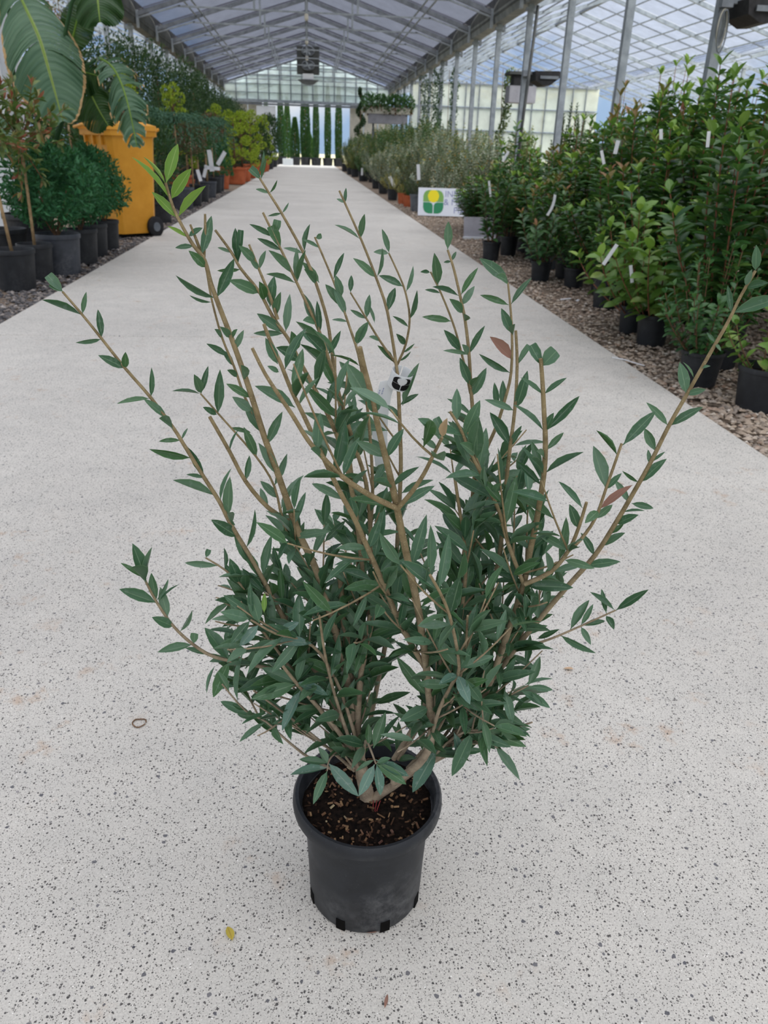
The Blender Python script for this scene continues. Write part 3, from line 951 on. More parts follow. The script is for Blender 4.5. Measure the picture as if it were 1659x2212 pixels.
# ---- leaves seen one by one: where each leaf leaves its twig, its tip, and how broad it shows
LV = {
 's1': '137,632,108,600,22c 138,630,113,616,18c 168,680,93,650,16 178,672,187,626,11 215,735,164,742,8 218,722,211,663,15 265,797,217,768,20 271,797,271,764,16 318,868,252,868,13 330,855,329,795,10 360,900,312,862,18 368,918,343,900,28 387,953,341,953,11 395,947,407,920,6 411,1000,329,971,16 444,1027,406,967,16 443,1038,407,1026,9 459,1079,376,1040,22 478,1073,497,999,12 499,1110,496,1027,23 502,1125,486,1106,26 512,1162,459,1124,26 536,1181,558,1098,8 508,1235,512,1165,16 545,1250,520,1180,20 560,1280,500,1240,20',
 's18': '318,1248,287,1173,28 310,1230,334,1167,10 290,1228,241,1202,11 318,1253,285,1228,34 336,1290,326,1230,20 339,1290,368,1245,8 337,1308,262,1275,26 362,1292,394,1249,5 367,1327,345,1265,22 374,1357,333,1335,22 392,1357,417,1312,6 410,1394,339,1410,20 423,1383,422,1361,18c 499,1419,442,1354,30 452,1420,407,1401,14 499,1439,457,1510,28 456,1496,428,1547,8',
 's2': '362,395,383,313,25n 355,400,318,345,8n 360,424,299,342,12n 375,430,412,364,26n 391,469,447,401,20n 380,480,338,422,20n 397,515,362,488,10n 418,537,379,534,12 438,582,413,545,20 410,508,440,490,14 440,550,457,467,22 463,652,386,601,9 476,645,505,560,24 493,725,471,702,16 502,728,511,710,12 500,758,523,720,14 532,812,521,786,22 526,857,481,822,18 514,897,496,852,22 560,930,525,860,22 575,960,610,890,20 600,1030,560,960,22',
 's2b': '455,662,412,640,6 475,725,465,708,14 484,770,441,740,14 502,794,484,758,14 514,812,493,800,14',
 's19b': '439,848,421,812,20 442,842,451,784,13 431,851,374,843,10 469,897,475,803,22 460,905,440,880,14 500,930,545,935,10 560,990,530,930,20 590,1050,620,980,14 600,1080,565,1040,18',
 's19': '496,975,512,925,6 530,1035,540,980,14 575,1095,560,1050,14 555,1120,620,1116,9',
 's3': '519,588,469,585,7 521,565,509,496,18 522,567,521,500,14c 499,550,472,535,8 558,643,504,607,26 573,647,562,612,22 593,650,592,586,23 608,680,608,627,18 626,708,626,631,18 608,719,554,677,22 611,722,545,720,11 647,752,632,719,24 641,782,602,752,28',
 's4': '549,574,525,538,20 563,577,576,538,12 558,580,540,560,12',
 's5': '603,540,555,514,13 602,526,581,481,22c 582,511,534,482,12 596,493,602,463,18c 628,597,585,547,20 640,597,640,529,13 647,604,662,538,12 629,615,569,592,14 677,704,656,634,18 686,719,685,650,14 680,699,660,690,20 698,764,655,716,26 704,830,686,761,18 665,788,667,755,14 716,764,737,713,14',
 's6': '567,387,543,367,18c 563,363,576,317,7 567,384,576,342,9 578,419,552,408,9 587,416,599,387,4 615,460,626,436,4 608,463,578,467,6 647,547,608,532,10 662,535,673,478,8 683,610,656,582,20 709,604,661,573,18',
 's7': '685,530,649,514,9 689,520,697,509,12c 725,598,745,543,12 751,631,725,594,18 722,665,701,613,20 750,686,725,631,18 750,695,716,690,8 763,743,792,698,20 780,743,799,692,8',
 's10': '757,631,759,595,12 792,680,798,631,15 780,686,750,665,10 849,785,813,745,14 822,740,801,728,12 834,677,795,653,8',
 's8': '769,514,719,481,9 778,505,789,457,15 735,430,719,424,7 745,433,747,402,8 805,595,762,553,18 819,592,828,532,7 840,668,855,619,18 868,880,905,850,12 870,910,840,880,14 893,885,902,788,18',
 's9': '842,544,826,496,13 839,547,807,544,13 867,625,820,595,17 881,625,897,571,9 879,701,843,680,9 887,692,899,631,12 873,743,854,719,14 875,760,899,741,4 862,785,887,762,5',
 's11': '792,873,745,779,38 812,897,806,862,32c 828,985,765,950,22 838,990,872,925,22 845,1050,905,1010,16 856,1096,750,1075,24 868,1095,945,1045,22 902,1300,868,1214,32 905,1320,840,1290,16 919,1526,861,1559,28 915,1395,870,1340,24 912,1400,960,1370,20',
 's11c': '584,800,578,740,22 572,812,594,799,12 611,894,540,830,28 637,833,658,743,22 641,882,685,818,12 700,985,678,895,28 690,975,705,955,28 795,1180,728,1183,20 800,1185,822,1120,22 830,1240,870,1190,22 768,1120,758,1070,20 828,1262,880,1230,16',
 's11l': '692,975,690,895,26 690,985,672,968,24',
 's11r': '955,940,968,900,20s 948,965,915,948,16 931,927,895,889,30 960,895,930,880,18c',
 's12': '1172,792,1148,748,24c 1175,795,1200,760,34c 1169,857,1127,816,12 1182,857,1223,816,13 1165,933,1108,870,16 1181,938,1247,860,18 1181,933,1194,895,18 1184,976,1217,935,14 1179,985,1160,972,24 1156,1025,1148,954,18 1166,1038,1108,990,16 1186,1028,1262,978,18 1141,1273,1245,1269,26 1133,1262,1060,1235,16 1150,1180,1200,1140,18 1148,1185,1090,1150,18',
 's12r': '1245,1093,1199,1029,16 1242,1141,1231,1090,22 1226,1219,1289,1229,18',
 's12q': '1352,973,1411,893,24 1333,978,1284,929,4 1306,1049,1279,958,30 1306,1060,1338,1026,14 1303,1093,1369,1044,18d 1294,1121,1326,1087,16 1290,1110,1262,1130,20',
 's13': '1632,585,1635,534,20 1608,612,1625,581,14 1618,625,1659,612,20 1587,673,1679,646,30 1572,673,1572,614,13 1533,734,1521,710,8 1537,744,1555,754,8 1492,798,1469,763,6 1503,800,1520,793,8 1472,846,1470,780,25 1476,856,1513,844,15 1435,915,1394,863,16 1455,919,1518,876,20 1411,975,1392,924,20 1387,1043,1435,992,22 1413,988,1443,971,7 1401,1009,1401,978,10 1370,1043,1340,1014,8 1367,1093,1333,1043,16 1384,1097,1431,1102,15 1353,1104,1397,1102,8 1335,1137,1374,1112,20 1299,1188,1343,1154,18 1262,1220,1331,1213,20 1320,1150,1350,1130,12 1280,1200,1255,1150,16',
 's14': '967,538,968,481,19 979,561,986,541,8 972,569,956,567,6 983,637,926,618,14 1000,629,1034,572,14 999,661,1022,622,16 992,680,969,645,20 1002,694,1000,679,20 1006,769,954,754,11 1018,759,1048,701,14 1013,827,991,767,20 1007,767,1002,746,16 1023,854,1051,794,20 1017,838,1034,816,16 1010,892,958,854,13',
 's14b': '950,615,938,550,22 925,591,904,588,9 946,630,912,624,8 968,694,907,682,15 991,756,956,710,20',
 's15': '1097,602,1035,554,26 1098,607,1078,594,22 1090,659,1029,634,14 1110,652,1149,594,14 1099,716,1081,662,20 1107,724,1113,702,18 1107,773,1056,727,26d 1094,805,1030,763,10 1040,870,1068,827,14 1080,873,1086,816,16',
 's16': '1118,789,1144,748,14c 1121,878,1141,800,24 1105,895,1049,862,16 1098,954,1053,884,26 1110,960,1130,915,14',
 's17': '992,906,986,835,22 1010,938,1037,865,28 980,1020,983,922,28 1045,971,1012,968,26',
 's23': '1331,1320,1399,1275,18 1319,1316,1270,1277,14 1309,1320,1298,1265,12 1231,1354,1276,1293,20 1255,1344,1284,1301,12 1270,1350,1317,1340,14 1309,1340,1329,1367,16 1255,1360,1278,1395,14 1209,1377,1282,1412,14 1155,1354,1207,1360,12',
 's24': '968,1352,896,1352,20 980,1324,996,1242,34 945,1285,867,1214,32 931,1230,929,1126,22 988,1458,1013,1515,26p 992,1454,951,1477,20p 996,1446,1070,1416,22 984,1436,937,1375,26 992,1446,1015,1405,22 961,1481,890,1475,22',
 's25': '1019,1269,1019,1191,24 1012,1183,1039,1097,30 1000,1150,960,1110,24',
 's27': '1149,1489,1200,1491,14 1133,1499,1198,1532,20 1141,1481,1166,1418,20 1063,1446,1096,1516,22 1168,1540,1200,1552,10 1074,1555,1149,1573,22',
 's28': '1043,1563,1137,1612,26 1070,1614,1119,1681,20 1025,1591,972,1685,30 1039,1571,1051,1646,18 968,1516,1025,1587,18 965,1555,992,1618,22p 941,1603,896,1699,34p',
 's22': '525,1332,469,1318,26 472,1335,408,1332,16 564,1357,518,1395,22p 533,1348,493,1397,22 599,1366,649,1342,20p 570,1339,539,1270,30 512,1270,450,1262,18 647,1366,647,1270,28 572,1433,643,1386,26p 614,1250,572,1238,12n',
 's20': '472,1225,400,1216,12 447,1203,452,1185,12c 480,1228,482,1180,6 520,1265,500,1215,24 528,1275,575,1240,18',
 's22b': '634,1478,563,1442,26 632,1487,540,1511,30 640,1472,710,1499,24p 641,1496,609,1582,24p 640,1470,680,1430,20',
 's21': '566,1564,512,1605,14 500,1490,470,1450,16 530,1530,500,1520,12 600,1580,580,1530,14 560,1550,600,1500,12',
 's29': '791,1613,731,1595,26 797,1613,796,1568,16 827,1610,836,1531,24 818,1640,887,1679,22p 818,1652,883,1696,24 818,1655,821,1718,22p 800,1655,774,1723,24p 806,1643,767,1668,10 820,1645,850,1635,14',
 's30': '707,1661,628,1675,20p 707,1667,678,1732,20 704,1649,686,1613,18 740,1637,701,1580,26 713,1650,774,1720,26p 700,1650,640,1640,18',
}
placed = []
HK = ('lance', 'lance2', 'lance3')
def toward_cam(p):
    return (CAM - p).normalized()
rl = random.Random(21)
def add_leaf(base, tip, w_m, n, kind, mat):
    d = tip - base
    L = d.length
    M4 = Matrix.Translation(-POT) @ lmat(base, d, n, L, w_m)
    o = link('leaf', tpl_mesh(kind, M[mat]), hero)
    o.matrix_local = M4
    return o
def depth_on(key, x, y):
    Q, R = STEMS[key]
    best, bd = None, 1e9
    for q in Q:
        u = proj(q)
        e = (u[0] - x) ** 2 + (u[1] - y) ** 2
        if e < bd:
            best, bd = q, e
    return best
n_single = 0
for key, txt in LV.items():
    for tok in txt.split():
        flag = tok[-1] if tok[-1].isalpha() else ''
        bx, by, tx, ty, w = [float(v) for v in tok.rstrip('cndps').split(',')]
        q = depth_on(key, bx, by)
        d = q.dot(HEAD)
        base = PD(bx, by, d)
        base = base.lerp(q, 0.75)
        scale = F_PX / (-(CAM_RT @ (base - CAM)).z)        # pixels per metre there
        lpx = math.hypot(tx - bx, ty - by)
        wm = w / scale
        tip = PD(tx, ty, d)
        vd = toward_cam(base)
        l_img = lpx / scale
        real = max(l_img, wm * (1.3 if flag == 'c' else 2.7))
        tip = PD(tx, ty, d)
        plane = (tip - base)
        plane = plane - vd * plane.dot(vd)
        if plane.length < 1e-5:
            plane = Vector((0, 0, 1e-4))
        extra = math.sqrt(max(real * real - l_img * l_img, 0))
        wob = rl.uniform(-0.35, 0.35) * l_img if flag != 'c' else 0
        if extra > 0.2 * l_img:
            wob = extra
        dirv = plane.normalized() * l_img + vd * wob
        wreal = max(wm, 0.20 * real)
        c = max(0.12, min(1.0, wm / wreal))
        ang = math.acos(c) * rl.choice((-1, 1)) + rl.uniform(-.25, .25)
        nrm = vd + Vector((0, 0, 0.45))
        nrm = Matrix.Rotation(ang, 3, dirv.normalized()) @ nrm
        mat = {'n': 'phil_new', 'd': 'phil_dead', 'p': 'phil_pale', 's': 'straw_leaf'}.get(flag, 'phil')
        add_leaf(base, base + dirv, wreal, nrm, 'cut' if flag == 'c' else rl.choice(HK), mat)
        n_single += 1

# ---- the crowded inside of the shrub
def inside(x, y):
    poly = [(470, 1240), (520, 1150), (600, 1090), (640, 1000), (640, 880), (600, 760), (640, 690), (740, 720), (800, 830), (900, 880), (1010, 900), (1100, 900), (1190, 940), (1200, 1060), (1280, 1140),
            (1290, 1230), (1210, 1330), (1195, 1440), (1190, 1540), (1120, 1630), (1030, 1640), (960, 1630), (880, 1650), (760, 1655), (640, 1630), (530, 1580), (460, 1500), (440, 1360)]
    c = False
    j = len(poly) - 1
    for i in range(len(poly)):
        if (poly[i][1] > y) != (poly[j][1] > y) and x < (poly[j][0] - poly[i][0]) * (y - poly[i][1]) / (poly[j][1] - poly[i][1]) + poly[i][0]:
            c = not c
        j = i
    return c
fill = []
twig = MB()
rf = random.Random(5)
AX = POT + Vector((0, 0, 0.35))
def leaf_fill(base, dirv, L, w):
    tip = base + dirv * L
    u = proj(tip)
    b = proj(base)
    if not inside(*u) or not inside(*b):
        return False
    lean = base.dot(HEAD) - D0
    if 805 < u[0] < 900 and 780 < u[1] < 985 and lean < 0.12:
        return False
    if lean < -0.045 and rf.random() < 0.62:
        return False
    if base.z > 0.45 and rf.random() < 0.28:
        return False
    if base.z < 0.30 and rf.random() < 0.45:
        return False
    n = Vector((0, 0, 1.0)) + rvec(rf) * 0.7 + toward_cam(base) * 0.5
    fill.append(lmat(base, dirv, n, L, w))
    return True
def pairs(Q, R, step, Lr, side0):
    acc, k = 0.0, side0
    for i in range(1, len(Q)):
        seg = Q[i - 1] - Q[i]
        acc += seg.length
        if acc > step:
            acc = 0
            k += 1
            d = seg.normalized()
            a = d.cross(Vector((0.3, 0.5, 0.8))).normalized()
            b = d.cross(a)
            s = a if k % 2 else b
            for sg in (-1, 1):
                dv = (d * 0.75 + s * sg * 0.8 + rvec(rf) * 0.2 + Vector((0, 0, -0.05))).normalized()
                L = Lr * rf.uniform(0.75, 1.2)
                leaf_fill(Q[i] + s * sg * R[i] * 0.7, dv, L, L * rf.uniform(0.20, 0.27))
for key, (Q, R) in STEMS.items():
    if key.startswith('trunk'):
        continue
    pairs(Q, R, 0.021, 0.045, rf.randrange(2))
    # side shoots
    for i in range(2, len(Q) - 1):
        if rf.random() < (0.40 if Q[i].z < 0.47 else 0.22) and 0.22 < Q[i].z < 0.72 and inside(*proj(Q[i])):
            out = (Q[i] - AX)
            out.z = 0
            out = out.normalized() if out.length > 1e-3 else Vector((1, 0, 0))
            d = ((Q[i - 1] - Q[i]).normalized() * 0.6 + rvec(rf) * 0.9 + out * 0.35 + Vector((0, 0, 0.25))).normalized()
            L = rf.uniform(0.04, 0.10)
            pts = [Q[i] + d * L * t + Vector((0, 0, 0.012)) * t * t for t in (0, .25, .5, .75, 1)]
            if not inside(*proj(pts[-1])):
                continue
            n_before = len(fill)
            pairs(pts[::-1], [0.001] * 5, 0.013, 0.040, rf.randrange(2))
            for k in range(2):
                leaf_fill(pts[-1], (d + rvec(rf) * 0.5).normalized(), 0.036, 0.010)
            if len(fill) - n_before >= 3:
                twig.tube([p - POT for p in pts], [0.0012, 0.0011, 0.001, 0.0009, 0.0007], 5)
            else:
                del fill[n_before:]
o = twig.build('twigs', M['bark'], hero, smooth=True)
o['kind'] = 'stuff'
fill = [Matrix.Translation(-POT) @ m for m in fill]
rf.shuffle(fill)
print('hero leaves', n_single, len(fill))
for m in fill[:max(0, 300 - n_single)]:
    o = link('leaf', tpl_mesh(rf.choice(HK), M['phil']), hero)
    o.matrix_local = m
rest = fill[max(0, 300 - n_single):]
for k in range(3):
    o = link('foliage', leaves_mesh('foliage', HK[k], rest[k::3], M['phil'] if k < 3 else M['phil_pale']), hero)
    o['kind'] = 'stuff'
# ================================================================== potted stock on both sides
def pal(*cs):
    n = len(cs)
    return [(i / (n - 1), lin(*c)) for i, c in enumerate(cs)]
M['laurel_bright'] = mat_leaf('bright_laurel_leaf', pal((70, 108, 44), (98, 138, 56), (120, 156, 72), (84, 124, 50), (146, 168, 86)), 0.38, 0.45, 0.18, rib=lin(130, 156, 90), ribw=0.04)
M['laurel_dark'] = mat_leaf('dark_laurel_leaf', pal((40, 78, 42), (54, 96, 52), (72, 116, 62), (48, 88, 52), (92, 130, 72)), 0.36, 0.45, 0.16, rib=lin(100, 132, 80), ribw=0.04)
M['laurel_tall'] = mat_leaf('tall_laurel_leaf', pal((38, 74, 38), (52, 94, 46), (68, 112, 54), (44, 84, 46), (104, 140, 66)), 0.36, 0.45, 0.16, rib=lin(100, 130, 74), ribw=0.04)
M['bronze'] = mat_leaf('bronze_shoot_leaf', pal((96, 108, 52), (128, 112, 62), (150, 96, 70), (104, 120, 60)), 0.4, 0.4, 0.18, rib=lin(150, 140, 90), ribw=0.04)
M['lime'] = mat_leaf('lime_shoot_leaf', pal((112, 150, 54), (144, 172, 72)), 0.4, 0.4, 0.22)
M['silver'] = mat_leaf('silver_leaf', pal((112, 132, 108), (146, 158, 138), (180, 184, 166), (96, 120, 92), (196, 190, 160)), 0.6, 0.25, 0.15)
M['olive'] = mat_leaf('olive_leaf', pal((70, 92, 58), (92, 112, 70), (116, 126, 78), (64, 88, 60), (150, 146, 84)), 0.55, 0.3, 0.15)
M['yellowish'] = mat_leaf('yellow_shrub_leaf', pal((150, 146, 74), (176, 168, 96), (128, 134, 70)), 0.55, 0.3, 0.18)
M['grey_bush'] = mat_leaf('grey_green_leaf', pal((58, 72, 60), (80, 94, 78), (98, 108, 90)), 0.6, 0.25, 0.12)
M['evergreen'] = mat_leaf('dark_evergreen_leaf', pal((28, 54, 32), (40, 70, 40), (52, 84, 46), (34, 62, 38), (72, 94, 52)), 0.5, 0.3, 0.12)
M['cypress'] = mat_leaf('cypress_scale', pal((44, 78, 44), (58, 94, 52), (74, 106, 58)), 0.6, 0.25, 0.12)
M['gold'] = mat_leaf('golden_conifer_scale', pal((120, 146, 36), (156, 178, 48), (184, 200, 70), (104, 132, 36)), 0.6, 0.25, 0.18)
M['bluegreen'] = mat_leaf('bluegreen_needle', pal((52, 88, 70), (70, 106, 84), (86, 120, 94)), 0.6, 0.25, 0.12)
M['feather'] = mat_leaf('feathery_conifer_scale', pal((34, 84, 54), (46, 104, 66), (62, 122, 78), (40, 90, 54)), 0.55, 0.3, 0.14)
M['photinia'] = mat_leaf('photinia_leaf', pal((62, 90, 46), (92, 118, 60), (122, 136, 74), (74, 102, 54), (138, 134, 78), (150, 104, 76)), 0.42, 0.4, 0.16, rib=lin(140, 140, 90), ribw=0.04)
M['redtip'] = mat_leaf('red_young_leaf', pal((150, 62, 62), (168, 84, 70), (140, 90, 66)), 0.42, 0.4, 0.18, rib=lin(170, 110, 96), ribw=0.05)
M['reddish'] = mat_leaf('reddish_shrub_leaf', pal((96, 84, 62), (120, 78, 66), (72, 92, 62), (104, 100, 70)), 0.5, 0.3, 0.15)
M['flower'] = mat_leaf('ochre_flower', pal((196, 160, 60), (206, 176, 96), (186, 130, 60)), 0.7, 0.2, 0.2)
M['wood'] = mat_noise('brown_stem', lin(92, 70, 52), lin(124, 98, 74), 40, 0.8, 0.2)
M['redstem'] = mat_noise('reddish_stem', lin(118, 74, 56), lin(146, 98, 74), 40, 0.7, 0.25)
M['cane'] = mat_noise('bamboo_cane', lin(140, 116, 84), lin(176, 150, 112), 30, 0.7, 0.25)
M['terra'] = mat_noise('terracotta', lin(164, 84, 52), lin(190, 106, 70), 6, 0.8, 0.2)
M['greypot'] = make_potplastic('grey_pot_plastic', lin(86, 92, 98), lin(108, 114, 120), lin(128, 130, 132))
M['slatepot'] = make_potplastic('slate_pot_plastic', lin(52, 56, 62), lin(66, 70, 78), lin(92, 94, 98))

_pots = {}
def pot_mesh(r, h, mat):
    k = (round(r, 3), round(h, 3), mat)
    if k not in _pots:
        b = r * 0.80
        lip = 0.12 * h
        pr = [(0, .01), (b - .01, 0), (b, .004), (r * .94, h - lip), (r * .99, h - lip + .002), (r, h - .006), (r * .985, h), (r * .93, h), (r * .91, h - .01), (r * .88, h - lip - .02)]
        m1 = MB().lathe(pr, 28).mesh('pot', M[mat], True, 40)
        m2 = MB().lathe([(r * .90, -.0), (r * .5, .006), (0.0, .01)], 20, (0, 0, h - lip - .012)).mesh('soil', M['soil'], True)
        _pots[k] = (m1, m2)
    return _pots[k]

def grow(r, H, R, n_stems, step, L, ratio, z0, start=0.25, whorl=2, spread=0.9, up=0.4, tipspread=1.0, wob=0.06):
    """stems from the pot, leaves set along them; returns leaf matrices (with a score) and stem lines"""
    out, stems = [], []
    for s in range(n_stems):
        a = s * 2.399 + r.uniform(-.4, .4)
        rad = R * math.sqrt(r.uniform(0.02, 1.0)) * tipspread
        top = H * (1 - 0.38 * (rad / max(R, 1e-4)) ** 2) * r.uniform(0.80, 1.0)
        b = Vector((math.cos(a) * R * 0.12, math.sin(a) * R * 0.12, z0 - .03))
        e = Vector((math.cos(a) * rad, math.sin(a) * rad, z0 + (top - z0)))
        m = Vector((math.cos(a) * rad * 0.75, math.sin(a) * rad * 0.75, z0 + (top - z0) * 0.45)) + rvec(r) * wob * R
        pts = []
        n = 8
        for i in range(n + 1):
            t = i / n
            pts.append(b * (1 - t) ** 2 + m * 2 * t * (1 - t) + e * t * t)
        stems.append(pts)
        ln = sum((pts[i + 1] - pts[i]).length for i in range(n))
        cnt = max(2, int(ln * (1 - start) / step))
        az = r.uniform(0, 6.28)
        for k in range(cnt + 1):
            t = start + (1 - start) * k / cnt
            f = t * n
            i = min(int(f), n - 1)
            p = pts[i].lerp(pts[i + 1], f - i)
            d = (pts[i + 1] - pts[i]).normalized()
            u = d.orthogonal().normalized()
            v = d.cross(u)
            az += 1.2
            for w in range(whorl):
                q = az + 6.283 * w / whorl + r.uniform(-.3, .3)
                s_ = u * math.cos(q) + v * math.sin(q)
                upk = up + (0.9 if k == cnt else 0)
                dv = (s_ * spread + d * upk + rvec(r) * 0.18).normalized()
                l = L * r.uniform(0.7, 1.15) * (0.8 if k == cnt else 1)
                nr = d * 1.0 - s_ * 0.3 + rvec(r) * 0.25
                out.append((lmat(p, dv, nr, l, l * ratio * r.uniform(.85, 1.15)), p.x * p.x + p.y * p.y + 0.35 * p.z, k == cnt))
    return out, stems
def blob(r, c, rad, n, L, ratio, outw=0.8, droop=0.0, shell=0.55):
    out = []
    c = Vector(c)
    for i in range(n):
        v = rvec(r)
        k = shell + (1 - shell) * r.random() ** 0.5
        p = c + Vector((v.x * rad[0], v.y * rad[1], v.z * rad[2])) * k
        d = (v * outw + rvec(r) * 0.6 + Vector((0, 0, 0.3 - droop))).normalized()
        l = L * r.uniform(.7, 1.2)
        out.append(lmat(p - d * l * 0.5, d, v + rvec(r) * .6, l, l * ratio))
    return out
def stems_mesh(stems, r0, r1, mat, sides=5):
    mb = MB()
    for pts in stems:
        n = len(pts)
        mb.tube(pts, [r0 + (r1 - r0) * i / (n - 1) for i in range(n)], sides, cap=False)
    return mb.mesh('stems', M[mat], True)
def finish(root, pot, parts):
    """pot = (r, h, mat); parts = [(name, mesh, stuff)]"""
    if pot:
        a, b = pot_mesh(*pot)
        link('pot', a, root)
        link('soil', b, root)
    for name, me, stuff in parts:
        o = link(name, me, root)
        if stuff:
            o['kind'] = 'stuff'
def add_single(root, kind, mat, mats):
    me = tpl_mesh(kind, M[mat])
    for m in mats:
        o = link('leaf', me, root)
        o.matrix_local = m
PROTO = {}
PLANTS = []
TOPS = {}
SOLID = []          # (x, y, r) of pots, posts and other hard things on the ground
CROWN = []          # (x, y, r) of the crowns standing there
CROWN_R = {}
def crown_r(key):
    if key not in CROWN_R:
        q = [math.hypot(v.co.x, v.co.y) for nm, me, st in PROTO[key][1] if nm == 'foliage' for v in me.vertices]
        q.sort()
        CROWN_R[key] = q[int(len(q) * .92)]
    return CROWN_R[key]
def hard(x, y, r, gap=.012):
    return sum(max(0.0, r + c + gap - math.hypot(x - a, y - b)) for a, b, c in SOLID)
def push_back(x, y, r):
    """slide a pot away along its sight line until it clears what already stands there"""
    for i in range(60):
        if hard(x, y, r) <= 0:
            break
        k = 1 + .012 / math.hypot(x, y)
        x, y = x * k, y * k
    return x, y
def settle(x, y, r, cr, dx=.22, dy=.55):
    """nearby spot where the pot stands free and the crown has the most room"""
    best = None
    for i in range(-4, 5):
        for j in range(-8, 9):
            a, b = x + dx * i / 4, y + dy * j / 8
            soft = 0.0
            for p, q, c in CROWN:
                if abs(p - a) < 1.6 and abs(q - b) < 1.6:
                    soft += max(0.0, .9 * (cr + c) - math.hypot(p - a, q - b)) ** 2
            cost = 400 * hard(a, b, r) + 8 * soft + sum(30 * max(0, cr * .85 + .09 - math.hypot(p - a, q - b)) for p, q, c in POSTS) + .5 * abs(i) / 4 + .35 * abs(j) / 8
            if best is None or cost < best[0]:
                best = (cost, a, b)
    return best[1], best[2]
POSTS = [(s * (GX + .17), y, .11) for s in (-1, 1) for y in YP]
SOLID += POSTS
SOLID.append((-2.25, 6.85, .20))                                             # strelitzia pot
for i in range(9):                                                           # nursery sign, grey board
    b0_ = G(910, 467)
    SOLID.append((b0_.x + .52 - .5 + i * .125, b0_.y + .15 + (i - 4) * -.008, .09))
    b1_ = G(1003, 514)
    SOLID.append((b1_.x + .33 - .32 + i * .08, b1_.y + .05, .07))
_h = [G(1700, 840), G(1625, 792), G(1575, 752), G(1530, 722), G(1470, 690), G(1400, 660)]
_h2 = [G(1120, 534), G(1205, 546), G(1258, 574), G(1300, 612)]
HOSE = []
for hh in (_h, _h2):
    for a_, b_ in zip(hh, hh[1:]):
        for i in range(8):
            q_ = a_.lerp(b_, i / 8)
            HOSE.append((q_.x, q_.y, .02))
PLANTER = PY(838, 232, 30.0)
for s in (-.5, .5):
    SOLID.append((PLANTER.x + s, 30.0, .05))
SPIRAL = (PY(778, 300, 40).x, 40.0)
SOLID.append(SPIRAL + (.27,))
CROWN.append(SPIRAL + (.52,))
CROWN += [(-4.15, YP[8] + 1.6, .36), (-4.05, YP[10] + .36, .48), (4.05, YP[13], .3), (4.05, YP[14], .3)]    # climbers
for i in range(9):                                                           # leaves keep clear of the boards
    CROWN.append((b0_.x + .02 + i * .125, b0_.y + .16, .14))
    CROWN.append((b1_.x + .01 + i * .08, b1_.y + .06, .12))
def shrub(key, seed, H, R, n_stems, step, L, ratio, mat, pot, tip=None, tipmat=None, kind='broad', single=0, stem='wood', start=.25, whorl=2, spread=.9, up=.4, extra=None, sr=(.004, .0018), wob=.06):
    """foliage data of a kind of shrub, cached; instances share the meshes"""
    r = random.Random(seed)
    z0 = pot[1] * 0.86
    lv, st = grow(r, H, R, n_stems, step, L, ratio, z0, start, whorl, spread, up, wob=wob)
    tips = [x for x in lv if x[2]] if tipmat else []
    body = [x for x in lv if not (tipmat and x[2])]
    body.sort(key=lambda x: -x[1])
    sg = [x[0] for x in body[:single]]
    rest = [x[0] for x in body[single:]]
    parts = [('stems', stems_mesh(st, sr[0], sr[1], stem), True), ('foliage', leaves_mesh('foliage', kind, rest, M[mat]), True)]
    if tips:
        parts.append(('young_shoots', leaves_mesh('young_shoots', kind, [x[0] for x in tips], M[tipmat]), True))
    if extra:
        xs_ = [(lmat(x[0].translation, Vector((0, 0, 1)) + rvec(r) * .6, rvec(r), L * extra[1], L * extra[1] * .8)) for x in body if r.random() < extra[2]]
        parts.append(('flowers', leaves_mesh('flowers', 'bit', xs_, M[extra[0]]), True))
    PROTO[key] = (pot, parts, sg, kind, mat)
def place(key, name, label, cat, x, y, rz, s=1.0, sz=None, group=None, singles=True, pot=None, fit=None):
    p, parts, sg, kind, mat = PROTO[key]
    if sz is None:
        sz = s
    pr_, cr_ = (pot or p)[0], crown_r(key) * s
    if fit == 'ray':
        x, y = push_back(x, y, pr_)
    elif fit == 'near':
        x, y = settle(x, y, pr_, cr_)
        free = min([math.hypot(x - a, y - b) / max(cr_ + c, 1e-3) for a, b, c in CROWN] or [1])
        if free < .62:                                     # still crowded: a slimmer crown
            s *= max(.72, free / .62)
            cr_ = crown_r(key) * s
    SOLID.append((x, y, pr_))
    CROWN.append((x, y, cr_))
    top = max(v.co.z for v in parts[-1][1].vertices) * (sz if sz is not None else s) if key not in TOPS else TOPS[key] * (sz if sz is not None else s)
    TOPS.setdefault(key, max(v.co.z for v in parts[-1][1].vertices))
    PLANTS.append((x, y, top))
    t = thing(name, label, cat, (x, y, -0.012), rz, group)
    if sz is None:
        sz = s
    a, b = pot_mesh(*(pot or p))
    link('pot', a, t)
    link('soil', b, t)
    for nm, me, stf in parts:
        o = link(nm, me, t)
        o['kind'] = 'stuff'
        o.scale = (s, s, sz)
        if pot:
            o.location.z = pot[1] * .86 - p[1] * .86 * sz
    if singles and sg:
        lf = tpl_mesh(kind, M[mat])
        S = Matrix.Diagonal((s, s, sz, 1))
        for m in sg:
            o = link('leaf', lf, t)
            o.matrix_local = S @ m
    return t

rb = random.Random(99)
